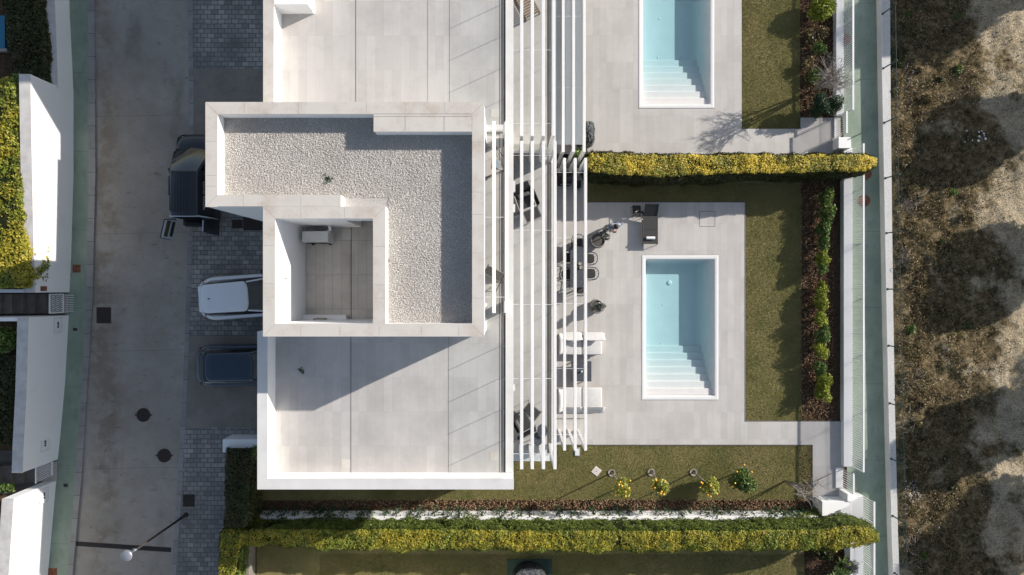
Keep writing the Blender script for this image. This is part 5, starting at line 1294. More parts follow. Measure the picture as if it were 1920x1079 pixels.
# shrub row in the east bed
row = [(1548, 375, .38, .40, m_leafgreen), (1548, 400, .36, .42, m_leafgreen), (1545, 430, .32, .40, m_leafgreen), (1543, 458, .28, .36, m_leafgreen), (1541, 482, .30, .30, m_leaflime), (1540, 503, .20, .22, m_leafgreen),
       (1540, 545, .25, .30, m_leaflime), (1539, 572, .28, .40, m_leaflime), (1538, 600, .30, .40, m_leaflime), (1541, 628, .34, .38, m_leafgreen), (1539, 656, .28, .36, m_leaflime), (1538, 690, .27, .34, m_leafgreen), (1543, 718, .34, .36, m_leaflime), (1543, 738, .32, .30, m_leaflime)]
lab = ['topmost dark green shrub of the row in the right bed', 'second shrub from the top of the row in the right bed', 'third shrub from the top of the right bed, mid green', 'fourth shrub of the right bed, narrower', 'fifth shrub of the right bed, above the gap', 'tiny sparse shrub just above the gap in the right bed', 'first yellow green shrub below the gap in the right bed', 'second yellow green shrub below the gap', 'third yellow green shrub below the gap', 'wider green shrub in the middle of the lower group', 'yellowish shrub just below the wider green one', 'narrow shrub, third from the bottom of the right bed', 'bushy lime shrub, second from the bottom of the right bed', 'lowest lime shrub of the right bed next to the path']
for i, (px, py, rx, ry, mt) in enumerate(row):
    bush('shrub', lab[i], px, py, 0, rx*1.1, ry*1.55, .95, mt, 1900, .085, seed=30+i, group='shrubs planted in the right garden bed')
# citrus trees
def citrus(label, bx, by, cx_, cy_, zc, r, mat, nfr, n_, seed, cat='tree', bare=False, ring=True):
    x0, y0 = w(bx, by); x1, y1 = w(cx_, cy_, zc); t = thing('citrus_tree', label, cat, (x0, y0, 0), group='young citrus trees on the lawn')
    dx, dy = x1-x0, y1-y0; rg = random.Random(seed)
    MB().tube([(0, 0, -.02), (dx*.3+.02, dy*.3, zc*.4), (dx*.9, dy*.9, zc*.82)], .035, 7, .022).build('trunk', m_trunkpale, t, True, local=True)
    if ring: MB().lathe([(.09, .0), (.10, .05), (.17, .06), (.17, .0)], (0, 0, 0), 14).build('soil_ring', m_twig, t, local=True)
    pts = crown_pts((dx, dy, zc), r, r, r*.85, n_, 11, seed); leaves('crown', pts, .095, mat, t, tilt=1.4)
    o = MB()
    for i in range(9):
        a = rg.uniform(0, 6.28); o.tube([(dx*.9, dy*.9, zc*.8), (dx+r*.4*math.cos(a), dy+r*.4*math.sin(a), zc), (dx+r*.8*math.cos(a), dy+r*.8*math.sin(a), zc+rg.uniform(-.2, .3))], .012, 4, .004)
    o.build('branch', m_trunkpale, t, local=True)
    me = None
    for i in range(nfr):
        u = Vector((rg.gauss(0, 1), rg.gauss(0, 1), abs(rg.gauss(0, .8)))).normalized()*r*rg.uniform(.75, 1.02)
        if me is None:
            f = MB().lathe([(0, -.045), (.03, -.036), (.045, 0), (.03, .036), (0, .045)], n=9).build('fruit', m_orange, t, True, local=True); me = f
        else: f = me.copy(); link(f)
        f.location = (dx+u.x, dy+u.y, zc+u.z*.8)
citrus('young citrus tree with many oranges, leftmost of the row', 1147, 887, 1166, 915, 2.1, .46, m_citrus, 10, 2600, 1)
citrus('young citrus tree with oranges hanging to its right, second of the row', 1221, 886, 1240, 914, 2.1, .44, m_citrus, 9, 2200, 2)
citrus('young citrus tree with oranges, third of the row beside a tree shadow', 1300, 886, 1331, 912, 2.0, .44, m_citrus, 9, 2400, 3)
citrus('larger dark green citrus tree with few oranges, fourth of the row', 1378, 888, 1392, 896, 1.25, .68, m_leafgreen, 7, 5200, 4, ring=False)
def bare_tree(label, bx, by, tips, seed, n2=5, r=.03, group=None):
    x0, y0 = w(bx, by); t = thing('bare_tree', label, 'tree', (x0, y0, 0), group=group); rg = random.Random(seed); o = MB(); k = MB()
    for (px, py, z) in tips:
        x, y = w(px, py, z); d = Vector((x-x0, y-y0, z)); k.tube([(0, 0, -.02), tuple(d*.35+Vector((.03, .02, 0))), tuple(d*.7)], r, 6, r*.5)
        for j in range(n2):
            a = d*rg.uniform(.45, .75); e = a+Vector((rg.gauss(0, .34), rg.gauss(0, .34), rg.uniform(.1, .5))); m_ = (a+e)/2+Vector((rg.gauss(0, .07), rg.gauss(0, .07), 0))
            o.tube([tuple(a), tuple(m_), tuple(e)], .015, 4, .006)
            for q in range(4):
                f = m_+(e-m_)*rg.uniform(.2, 1); o.tube([tuple(f), tuple(f+Vector((rg.gauss(0, .16), rg.gauss(0, .16), rg.uniform(0, .25))))], .008, 3, .004)
    k.build('trunk', m_trunkpale, t, True, local=True); o.build('branch', m_trunkpale, t, local=True)
    return t
bare_tree('bare tree with pale forked trunks leaning over the lower right corner of the lawn', 1471, 903, [(1535, 935, 2.5), (1528, 948, 2.3), (1556, 924, 2.5)], 3, 9, .04)
bare_tree('bare grey tree behind the white fence above the clipped bushes', 1522, 172, [(1582, 132, 2.9), (1590, 140, 3.2), (1596, 150, 3.0), (1570, 120, 2.6)], 5, 26, .045)
# climbers along the low wall
protos = []
rg = random.Random(3)
for i in range(46):
    px = 470+i*22.8+rg.uniform(-6, 6)
    zone = 'on the low white wall in deep villa shade' if px < 640 else ('on the sunlit low wall below the villa parapet' if px < 960 else ('on the white wall left of the citrus trees' if px < 1120 else ('on the white wall beneath the small citrus trees' if px < 1350 else 'on the white wall beyond the larger citrus tree')))
    lab_ = 'young dark green climber, '+zone
    if i < 3:
        x, y = w(px, 955); t = thing('climber_plant', lab_, 'plant', (x, y, 0), group='climbers along the low white wall')
        P = np.concatenate([RNG.normal(0, 1, (38, 3))*[.12, .07, .16]+[0, 0, .25], RNG.normal(0, 1, (34, 3))*[.09, .07, .13]+[.05, 0, .65]])
        leaves('foliage', P, .10, m_leafdark, t, tilt=1.2); MB().tube([(0, 0, 0), (.02, 0, .4), (.04, 0, .8)], .01, 4).build('stem', m_bark, t, local=True); protos.append(t)
    else: dup(rg.choice(protos), (*w(px, 956+rg.uniform(-4, 2)), 0), rg.uniform(-.5, .5), lab_, scale=(rg.uniform(.7, 1.3),)*3)
# lower right corner
def blade_plant(label, px, py, n_, l, mat, seed, cat='plant'):
    x, y = w(px, py); t = thing('strelitzia', label, cat, (x, y, 0)); rg = random.Random(seed); o = MB(); s_ = MB()
    for i in range(n_):
        a = rg.uniform(0, 6.28); ll = l*rg.uniform(.6, 1); u = Vector((math.cos(a), math.sin(a), 0)); v = Vector((-u.y, u.x, 0)); s_.tube([(0, 0, 0), tuple(u*ll*.25+Vector((0, 0, .45)))], .012, 4)
        p0 = u*ll*.25+Vector((0, 0, .45)); p1 = u*ll*.6+Vector((0, 0, .75)); p2 = u*ll+Vector((0, 0, .7)); n0 = len(o.v); wd = .075
        o.v += [tuple(p0), tuple(p1+v*wd), tuple(p2), tuple(p1-v*wd), tuple(p1-Vector((0, 0, .03)))]; o.f += [(n0, n0+1, n0+4), (n0+1, n0+2, n0+4), (n0+2, n0+3, n0+4), (n0+3, n0, n0+4)]
    o.build('foliage', mat, t, local=True); s_.build('stem', m_leafgreen, t, local=True); return t
t = blade_plant('leafy plant with one orange flower in the lower right bed', 1566, 1052, 16, .6, m_leafgreen, 4)
f = MB(); f.v = [(.1, -.25, .9), (.2, -.34, .95), (.13, -.31, 1.02), (.05, -.37, .95), (.13, -.4, .92)]; f.f = [(0, 1, 2), (0, 2, 3), (2, 1, 4), (3, 2, 4)]; f.build('flower', m_orange, t, local=True)
blade_plant('dark leafy plant at the lower edge of the right bed', 1560, 1080, 18, .7, m_leafgreen, 8)
bush('shrub', 'round grey green ball shaped bush against the lower right fence', 1592, 1058, 0, .40, .46, .85, m_leafolive, 2600, .05, seed=50, stems=False)
bush('shrub', 'low dark shrub below the hedge end in the lower right bed', 1545, 1040, 0, .5, .35, .7, m_hedgedk, 1500, .09, seed=51)
bush('shrub', 'dark green plant between the upper gates and the clipped hedge', 1087, 290, 0, .35, .35, 1.9, m_leafgreen, 1400, .10, seed=52)
# waste ground plants
rg = random.Random(9)
for i in range(34):
    py = rg.uniform(0, 1079); px = 1672+py*.018+abs(rg.gauss(0, 1))*75
    if px > 1860: continue
    s_ = rg.uniform(.12, .34); x, y = w(px, py); z = wz(x, y)
    mt = rg.choice([m_weed, m_leafgreen, m_hedgedk, m_weed])
    wl_ = ('large ' if s_ > .25 else ('small ' if s_ < .17 else 'middling '))+{m_weed.name: 'dry brown', m_leafgreen.name: 'fresh green', m_hedgedk.name: 'dull olive'}[mt.name]+' weed clump, '+('by the wire fence' if px-1672-py*.018 < 60 else 'toward the sand')+', '+('level with the upper pool' if py < 280 else ('level with the lower pool' if py < 760 else 'below the lower pool'))
    bush('weed_clump', wl_, px, py, z-.05, s_, s_, s_*1.1, mt, int(300+s_*900), .075, 'weed clump', seed=60+i, group='weed clumps on the waste ground', stems=False)
for i, (px, py) in enumerate([(1692, 385), (1690, 492), (1684, 1060)]):
    x, y = w(px, py); z = wz(x, y); t = thing('dead_bush', ['dead grey bush by the wire fence level with the upper hedge end', 'dead silvery bush by the wire fence level with the shrub row', 'dead bush near the fence at the bottom'][i], 'dead bush', (x, y, z)); o = MB()
    for k in range(70):
        a = rg.uniform(0, 6.28); e = rg.uniform(.1, 1.2); l = rg.uniform(.3, .6); d = Vector((math.cos(a)*math.cos(e), math.sin(a)*math.cos(e), math.sin(e)))*l
        o.tube([(0, 0, 0), tuple(d*.5+Vector((rg.gauss(0, .03), rg.gauss(0, .03), 0))), tuple(d)], .007, 3, .003)
    o.build('branch', m_twig, t, local=True)
# ================================================================ FURNITURE
TZ = .05
def at(px, py, z): return (*w(px, py, z),)
# dining table
x0, x1, y0, y1 = wx(1069, .8), wx(1100.5, .8), wy(540, .8), wy(463, .8)
t = thing('dining_table', 'long slate topped dining table under the pergola', 'table', ((x0+x1)/2, (y0+y1)/2, TZ))
MB().box(x0, x1, y0, y1, .76, .79).build('tabletop', m_table, t, bevel=.006)
for sx in (x0+.06, x1-.06):
    for sy in (y0+.06, y1-.06): MB().box(sx-.025, sx+.025, sy-.025, sy+.025, TZ, .76).build('leg', m_blkmetal, t)
def dchair(label=None):
    t = thing('dining_chair', label or '', 'chair', (0, 0, 0), group='woven armchairs around the dining table')
    r = lambda a0, a1, b, z: [(a0+(a1-a0)*u, b*v, z) for u, v in ((0, -1), (.6, -1), (.9, -.8), (1, -.4), (1, .4), (.9, .8), (.6, 1), (0, 1))]
    MB().loft([r(-.22, .20, .21, .42), r(-.22, .20, .215, .45)]).build('seat', m_charl, t, local=True, bevel=.01)
    pts = [(-.22, .27, .62), (.05, .28, .66), (.20, .24, .72), (.28, .12, .78), (.30, 0, .80), (.28, -.12, .78), (.20, -.24, .72), (.05, -.28, .66), (-.22, -.27, .62)]
    MB().tube(pts, .017, 6).build('arm_rail', m_blkmetal, t, True, local=True)
    o = MB()
    for i in range(1, 8):
        p = pts[i]; o.tube([(p[0]*.8, p[1]*.8, .44), p], .008, 4)
    o.build('backrest', m_blkmetal, t, local=True)
    for sx, sy in ((-.2, .24), (-.2, -.24), (.2, .22), (.2, -.22)): MB().tube([(sx, sy, 0), (sx*.95, sy*.95, .43)] if sx > 0 else [(sx, sy, 0), (sx, sy*1.1, .62)], .012, 5).build('leg', m_blkmetal, t, local=True)
    return t
ch = [(1106, 486, 0, 'woven chair on the right side of the dining table, nearer the plant pot'), (1108, 514, 0, 'woven chair on the right side of the dining table, nearer the candles'), (1083, 454, 90, 'chair at the head of the dining table nearest the standing person'),
      (1087, 543, -90, 'chair at the foot of the dining table nearest the sofas'), (1062, 484, 180, 'chair on the house side of the dining table, upper one'), (1061, 515, 180, 'chair on the house side of the dining table, lower one')]
pr = None
for px, py, a, lb in ch:
    loc = (*at(px, py, .5), TZ)
    if pr is None: pr = dchair(lb); pr.location = loc; pr.rotation_euler = (0, 0, R_(a))
    else: dup(pr, loc, R_(a), lb)
for px, py, h, lb in ((1087.3, 495.5, .10, 'pale yellow candle glass on the slate table, upper of two'), (1089, 502.5, .13, 'pale yellow candle glass on the slate table, lower of two')):
    x, y = at(px, py, .85); t = thing('candle_glass', lb, 'candle', (x, y, .79)); MB().lathe([(.055, 0), (.062, h), (.05, h), (.05, .03), (0, .03)], n=16).build('glass', plain('cream_glass', (.72,.68,.52), .3, .4, .05, 5), t, True, local=True)
    MB().lathe([(.045, .03), (.045, h*.7), (0, h*.7)], n=12).build('wax', plain('candle_wax', (.80,.74,.50), .5, .3, .04, 5), t, True, local=True)
# pots
m_potsoil = plain('pot_gravel', (.10,.095,.09), .9, .1, .3, 25, bump=.01)
def potplant(label, px, py, r, h, leafpx, seed, tall=.9):
    x, y = at(px, py, h*.5); t = thing('potted_plant', label, 'potted plant', (x, y, TZ))
    MB().lathe([(r*.62, 0), (r*.95, h*.4), (r, h*.75), (r*.86, h), (r*.80, h), (r*.79, h*.86), (0, h*.86)], n=32).build('pot', m_pot, t, True, local=True)
    MB().lathe([(r*.785, h*.87), (r*.4, h*.89), (0, h*.9)], n=24).build('soil', m_potsoil, t, local=True)
    lx, ly = at(*leafpx, h+tall*.6); dx, dy = lx-x, ly-y
    MB().tube([(0, 0, h*.6), (dx*.5, dy*.5, h+tall*.3), (dx, dy, h+tall*.6)], .025, 6, .015).build('stem', m_bark, t, local=True)
    P = crown_pts((dx, dy, h+tall*.55), .30, .30, .3, 330, 8, seed); leaves('foliage', P, .17, m_leafolive, t, tilt=.9, aspect=.4)
    return t
potplant('round grey pot with a silvery plant beside the dining table', 1120, 452, .36, .48, (1134, 442), 3, .95)
potplant('round grey pot with a small silvery plant above the sofas', 1118, 575, .33, .42, (1126, 575), 7, .6)
# sofas
def sofa(label, px0, px1, py0, py1, back):
    z = .6; x0, x1, y0, y1 = wx(px0, z), wx(px1, z), wy(py1, z), wy(py0, z); t = thing('sofa', label, 'sofa', ((x0+x1)/2, (y0+y1)/2, TZ), group='white sofas facing each other')
    MB().box(x0+.05, x1-.04, y0+.04, y1-.04, .10, .26).build('base', m_sofa, t, bevel=.04, seg=3)
    xm = (x0+x1)/2+.06; s = 1 if back > 0 else -1
    yb0, yb1 = (y1-.30, y1) if s > 0 else (y0, y0+.30)
    for a, b in ((x0+.22, xm-.01), (xm+.01, x1-.05)):
        o = MB(); n_ = 7; ya, yb = (y0+.0, yb0+.1) if s > 0 else (yb1-.1, y1)
        o.box(a, b, ya, yb, .262, .44); c = o.build('seat_cushion', m_sofa, t, bevel=.055, seg=4); c.data.shade_smooth()
    def pillow(name, xa, xb, ya, yb, zc, th, tilt, axis):
        o = MB(); n_ = 9; V = []
        for side in (1, -1):
            for i in range(n_):
                for j in range(n_):
                    u = -1+2*i/(n_-1); v = -1+2*j/(n_-1); e = (1-u**4)*(1-v**4); q = (1-.07*(1-abs(u))*abs(v)**3); q2 = 1-.07*(1-abs(v))*abs(u)**3
                    V.append((u*q2*.5, v*q*.5, side*(.06+.44*e**.5)*.9))
        o.v = V
        for s_ in range(2):
            for i in range(n_-1):
                for j in range(n_-1):
                    k = s_*n_*n_+i*n_+j; f = (k, k+n_, k+n_+1, k+1); o.f.append(f if s_ == 0 else f[::-1])
        m2 = n_*n_; bd = [i*n_ for i in range(n_)]+[(n_-1)*n_+j for j in range(1, n_)]+[i*n_+n_-1 for i in range(n_-2, -1, -1)]+[j for j in range(n_-2, 0, -1)]
        for a_, b_ in zip(bd, bd[1:]+bd[:1]): o.f.append((a_, m2+a_, m2+b_, b_))
        cx_, cy_ = (xa+xb)/2, (ya+yb)/2; Lx, Ly = xb-xa, .42
        ct, st_ = math.cos(tilt), math.sin(tilt)
        if axis == 'x': o.xf(lambda p, q, r: (cx_+p*Lx, cy_+(q*Ly*ct+r*th*st_)*(-s), zc+q*Ly*-st_*-1*1.0+r*th*ct))
        else: o.xf(lambda p, q, r: (cx_+(p*Ly*ct+r*th*st_), cy_+q*(yb-ya), zc-p*Ly*st_+r*th*ct))
        return o.build(name, m_sofa, t, True)
    for a, b in ((x0+.20, xm), (xm, x1+.06)):
        pillow('back_cushion', a, b, yb0, yb1, .58, .30, R_(50), 'x')
    pillow('arm_cushion', x0, x0+.3, y0+.02, y1-.02, .56, .28, R_(50), 'y')
    MB().box(xm-.008, xm+.008, y0+.05, y1-.3 if s > 0 else y1-.05, .43, .442).build('seam', m_seam, t)
    return t
sofa('white two seat sofa nearer the dining table, cushions toward the table', 1047, 1132, 625, 667, 1)
sofa('white two seat sofa farther from the dining table, cushions toward the citrus lawn', 1046, 1132, 729, 776, -1)
x0, x1, y0, y1 = wx(1071, .38), wx(1109, .38), wy(716, .38), wy(678, .38)
t = thing('coffee_table', 'low square dark coffee table between the two white sofas', 'table', ((x0+x1)/2, (y0+y1)/2, TZ))
MB().box(x0, x1, y0, y1, .36, .40).build('tabletop', m_table, t, bevel=.012)
for sx in (x0+.08, x1-.08):
    for sy in (y0+.08, y1-.08): MB().box(sx-.02, sx+.02, sy-.02, sy+.02, TZ, .36).build('leg', m_blkmetal, t)
x, y = at(1090.5, 697.5, .45); t = thing('small_vase', 'tiny white vase standing on the low dark coffee table', 'vase', (x, y, .40)); MB().lathe([(.03, 0), (.045, .05), (.03, .11), (.022, .13), (0, .12)], n=14).build('body', m_metalwhite, t, True, local=True)
# sun lounger
x0, x1 = wx(1207, .35), wx(1232, .35); y0, y1 = wy(459, .35), wy(384, .55)
t = thing('sun_lounger', 'black and grey sun lounger with a rolled white towel at its foot', 'sun lounger', ((x0+x1)/2, (y0+y1)/2, TZ))
MB().box(x0, x1, y0+.05, y0+1.24, .345, .365).build('sling', m_charl, t)
o = MB(); o.v = [(x0+.01, y0+1.24, .35), (x1-.01, y0+1.24, .35), (x1-.01, y1-.02, .72), (x0+.01, y1-.02, .72), (x0+.01, y0+1.24, .33), (x1-.01, y0+1.24, .33), (x1-.01, y1-.02, .70), (x0+.01, y1-.02, .70)]
o.f = [(0,1,2,3), (7,6,5,4), (0,4,5,1), (1,5,6,2), (2,6,7,3), (3,7,4,0)]; o.build('backrest', m_black, t)
MB().tube([(x0-.02, y0, .35), (x0-.02, y1-.35, .35)], .022, 6).tube([(x1+.02, y0, .35), (x1+.02, y1-.35, .35)], .022, 6).tube([(x0, y0+.03, .35), (x1, y0+.03, .35)], .018, 6).tube([(x0+.01, y0+.66, .367), (x1-.01, y0+.66, .367)], .008, 4).tube([(x0, y0+1.24, .35), (x0, y1, .73), (x1, y1, .73), (x1, y0+1.24, .35)], .018, 6).build('frame', m_blkmetal, t)
for sx, sy in ((x0-.02, y0+.04), (x1+.02, y0+.04), (x0-.02, y1-.5), (x1+.02, y1-.5)): MB().tube([(sx, sy, .35), (sx, sy-.06, TZ)], .015, 5).build('leg', m_blkmetal, t)
MB().lathe([(0, -.015), (.05, -.015), (.06, 0), (.05, .015), (0, .015)], (x0-.07, y1-.33, .36), 12).build('wheel', m_tyre, t)
tx, ty = at(1220, 447, .45); t = thing('towel', 'rolled white towel lying on the foot of the sun lounger', 'towel', (tx, ty, .365))
o = MB(); sp = [(.06*(1-.0*a)*math.cos(a), .06+.06*math.sin(a)) for a in np.linspace(0, 2*math.pi, 17)[:-1]]
o.loft([[(xx, a*s2, b) for a, b in sp] for xx, s2 in ((-.19, .92), (-.17, 1), (0, 1.04), (.17, 1), (.19, .92))]).build('roll', m_towel, t, True, local=True)
MB().tube([(.192+.0, .045*math.cos(a)*(1-a/14), .06+.045*math.sin(a)*(1-a/14)) for a in np.linspace(0, 12, 40)], .005, 4).tube([(-.17, -.055, .02), (.17, -.06, .02)], .006, 4).build('fold', m_towel, t, local=True)
# side table with bottle
x0, x1, y0, y1 = wx(1186, .45), wx(1201, .45), wy(407, .45), wy(386, .45)
t = thing('side_table', 'small black tray table at the head of the sun lounger', 'side table', ((x0+x1)/2, (y0+y1)/2, TZ))
MB().box(x0, x1, y0, y1, .42, .44).build('tray', m_black, t, bevel=.03); o = MB()
for sx in (x0-.0, x1): o.tube([(sx, y0+.04, TZ), (sx, y0+.04, .45), (sx, y1-.04, .45), (sx, y1-.04, TZ)], .012, 5)
o.tube([(x0-.06, y0+.05, .50), (x0-.06, y1-.08, .50)], .012, 5).tube([(x0-.06, y0+.05, .50), (x0, y0+.05, .44)], .010, 5).tube([(x0-.06, y1-.08, .50), (x0, y1-.08, .44)], .010, 5); o.build('frame', m_blkmetal, t)
cx_, cy_ = at(1194, 397, .48)
t = thing('sunscreen_bottle', 'small clear bottle with orange cap lying on the black side table', 'bottle', (cx_, cy_, .44))
MB().tube([(-.09, -.045, .03), (.0, .0, .03)], .028, 8, .024).build('bottle', m_lamp, t, True, local=True); MB().tube([(.01, .005, .03), (.075, .04, .03)], .018, 8).build('cap', m_orange, t, True, local=True)
# barbecue corner
x0, x1, y0, y1 = wx(1047, .9), wx(1072, .9), wy(349, .9), wy(322, .9)
t = thing('barbecue', 'black covered gas barbecue beneath the slats beside the hedge', 'barbecue', ((x0+x1)/2, (y0+y1)/2, TZ))
MB().box(x0, x1, y0+.1, y1, .12, .86).build('cabinet', m_black, t, bevel=.02)
MB().loft([[(x0+.03, y0+.14+.45*f, .86+.26*math.sin(math.pi*f)) for f in np.linspace(0, 1, 9)], [(x1-.03, y0+.14+.45*f, .86+.26*math.sin(math.pi*f)) for f in np.linspace(0, 1, 9)]]).build('lid', m_blkmetal, t, True)
MB().tube([(x0+.08, y0+.06, .9), (x1-.08, y0+.06, .9)], .015, 6).build('handle', m_lamp, t)
for sx in (x0+.12, x1-.12): MB().lathe([(.03, 0), (.03, .04), (0, .04)], (sx, y0+.08, TZ-.04), 10).build('caster', m_metalwhite, t)
x, y = at(1086, 346, .5); t = thing('watering_pump', 'small dark box with pale bottle standing beside the barbecue', 'garden box', (x, y, TZ)); MB().box(-.09, .09, -.12, .18, 0, .42).build('box', m_black, t, local=True, bevel=.02); MB().lathe([(.035, 0), (.035, .3), (.015, .36), (0, .36)], (.02, -.18, 0), 10).build('bottle', m_lamp, t, True, local=True)
# covered barbecue of the neighbour
x, y = at(1098, 252, .5); t = thing('covered_barbecue', 'barbecue under a dark crumpled cover beside the awning at the top', 'barbecue', (x, y, TZ))
o = MB(); n_ = 26; rg = random.Random(2)
for z, k in ((0, 1.0), (.35, .98), (.75, .93), (.95, .80), (1.02, .45), (1.03, .1)):
    for i in range(n_):
        a = 2*math.pi*i/n_; q = k*(1+.05*math.sin(i*3.1+z*5)+rg.uniform(-.03, .03)); c_, s_ = math.cos(a), math.sin(a); m_ = max(abs(c_)*.9, abs(s_)); o.v.append((.36*q*c_/max(m_, .8), .52*q*s_/max(m_, .8), z+.02*math.sin(i*2.2)))
for j in range(5):
    for i in range(n_): o.f.append((j*n_+i, j*n_+(i+1) % n_, (j+1)*n_+(i+1) % n_, (j+1)*n_+i))
o.f.append(tuple(5*n_+i for i in range(n_))); cv = o.build('cover', m_tarp2, t, local=True); MB().box(-.2, .2, -.35, .35, .03, .9).build('body', m_black, t, local=True)
# ---- balcony furniture
def lounge(label, px, py, ang, mat, sc=1.):
    x, y = at(px, py, B1+.4); t = thing('lounge_chair', label, 'armchair', (x, y, B1), R_(ang), group='black lounge armchairs on the balcony'); t.scale = (sc,)*3
    # local: seat opens towards -y
    MB().box(-.30, .30, -.38, .22, .30, .42).build('seat_cushion', mat, t, local=True, bevel=.04, seg=3)
    o = MB(); o.v = [(-.34, .16, .42), (.34, .16, .42), (.30, .46, .86), (-.30, .46, .86), (-.36, .26, .40), (.36, .26, .40), (.32, .52, .84), (-.32, .52, .84)]
    o.f = [(0,1,2,3), (7,6,5,4), (0,4,5,1), (1,5,6,2), (2,6,7,3), (3,7,4,0)]; o.build('backrest', m_black, t, local=True, bevel=.03)
    MB().box(-.24, .24, .02, .17, .43, .60).build('pillow', m_char, t, local=True, bevel=.06, seg=3)
    for s_ in (-1, 1):
        o = MB(); o.v = [(s_*.34, -.42, .30), (s_*.34, .30, .36), (s_*.40, .36, .66), (s_*.44, -.40, .58)]; o.v += [(p+s_*.03, q, r) for p, q, r in o.v]; o.f = [(0,1,2,3), (7,6,5,4), (0,4,5,1), (1,5,6,2), (2,6,7,3), (3,7,4,0)]
        o.build('armrest', m_black, t, local=True); MB().tube([(s_*.36, -.44, 0), (s_*.45, -.40, .60), (s_*.42, .36, .68), (s_*.33, .5, .86)], .013, 5).tube([(s_*.34, .40, 0), (s_*.36, .36, .5)], .013, 5).build('leg', m_blkmetal, t, local=True)
    return t
lounge('black lounge armchair on the balcony near the upper end', 983, 372, 20, m_charl, 1.06)
lounge('black lounge armchair with stacked cushions on the balcony near the lower end', 976, 796, 118, m_charl, 1.06)
def stool(label, px, py, ang):
    x, y = at(px, py, B1+.35); t = thing('footstool', label, 'footstool', (x, y, B1), R_(ang), group='black footstools on the balcony')
    MB().box(-.30, .30, -.20, .20, .33, .37).build('seat', m_charl, t, local=True, bevel=.01)
    MB().tube([(-.32, -.22, .36), (.32, -.22, .36), (.32, .22, .36), (-.32, .22, .36), (-.32, -.22, .36)], .012, 5).build('frame', m_blkmetal, t, local=True)
    for sx, sy in ((-1, -1), (1, -1), (1, 1), (-1, 1)): MB().tube([(sx*.32, sy*.22, .36), (sx*.34, sy*.25, 0)], .011, 5).build('leg', m_blkmetal, t, local=True)
stool('black footstool in front of the upper balcony armchair', 998, 403, 24); stool('black footstool in front of the lower balcony armchair', 997, 773, -38)
for px, py, h, lb in ((1017, 809, .50, 'oval dark side table on the balcony, upper and taller of the pair'), (1008, 824, .42, 'oval dark side table on the balcony, lower of the pair')):
    x, y = at(px, py, B1+h); t = thing('side_table', lb, 'side table', (x, y, B1)); MB().lathe([(.0, h-.03), (.20, h-.03), (.20, h), (0, h)], n=28, sx=1, sy=1.35).build('top', m_table, t, local=True)
    MB().tube([(0, 0, 0), (0, 0, h-.03)], .02, 8).lathe([(.15, 0), (.15, .015), (0, .015)], n=20).build('leg', m_blkmetal, t, local=True)
# wooden chair of the neighbour's balcony
x, y = at(985, 4, B1+.3); t = thing('deck_chair', 'slatted wooden deck chair on the neighbouring balcony at the top edge', 'deck chair', (x, y, B1), R_(28))
o = MB()
for i in range(13): o.box(-.62+i*.1, -.62+i*.1+.07, -.30, .30, .32+max(0, i-8)*.06, .345+max(0, i-8)*.06)
o.rot(math.pi/2); o.build('seat', m_wood, t, local=True); MB().box(-.33, -.29, -.65, .65, .26, .30).box(.29, .33, -.65, .65, .26, .30).build('frame', m_wood, t, local=True)
for sx, sy in ((-.31, -.6), (.31, -.6), (-.31, .6), (.31, .6)): MB().box(sx-.02, sx+.02, sy-.02, sy+.02, 0, .26).build('leg', m_wood, t, local=True)
# ---- roof terrace furniture
x, y = at(924, 520, RZ+.4); t = thing('sling_chair', 'taupe sling chair with thin black frame on the roof terrace', 'chair', (x, y, RZ), R_(-28))
o = MB(); n_ = 7
for i in range(n_): f = i/(n_-1); o.v += [(-.30, .28-.3*f-.0, .75-.42*f+.10*(f-.5)**2), (.30, .28-.3*f, .75-.42*f+.10*(f-.5)**2)]
for i in range(n_-1): o.f.append((2*i, 2*i+1, 2*i+3, 2*i+2))
bk = o.build('backrest', m_taupe, t, local=True); sm = bk.modifiers.new('s', 'SOLIDIFY'); sm.thickness = .012
o = MB(); o.box(-.30, .30, -.34, -.01, .33, .345); o.build('seat', plain('pale_canvas', (.52,.49,.44), .85, .2, .06, 8), t, local=True)
for s_ in (-1, 1): MB().tube([(s_*.32, .32, .80), (s_*.32, -.02, .35), (s_*.32, -.38, .34)], .013, 5).tube([(s_*.32, -.34, .34), (s_*.32, .2, 0)], .012, 5).tube([(s_*.32, .1, .5), (s_*.32, -.4, 0)], .012, 5).build('frame', m_blkmetal, t, local=True)
x, y = at(924, 306, RZ+.3); x -= .17; t = thing('daybed', 'low daybed with printed cover and black frame on the roof terrace', 'daybed', (x, y, RZ), R_(22))
MB().box(-.42, .40, -.42, .42, .20, .30).build('mattress', m_rug, t, local=True, bevel=.02)
MB().tube([(-.45, -.46, .32), (.45, -.46, .32), (.45, .46, .32), (-.45, .46, .32), (-.45, -.46, .32)], .014, 5).tube([(.45, -.46, .32), (.60, -.2, .55), (.45, .46, .32)], .012, 5).build('frame', m_blkmetal, t, local=True)
for sx in (-.43, .43):
    for sy in (-.43, .43): MB().tube([(sx, sy, 0), (sx, sy, .32)], .013, 5).build('leg', m_blkmetal, t, local=True)
MB().box(-.08, .08, -.12, .2, .301, .32).build('cloth', plain('blue_cloth', (.30,.34,.40), .9, .1, .1, 6), t, local=True).location = (.28, -.2, 0)
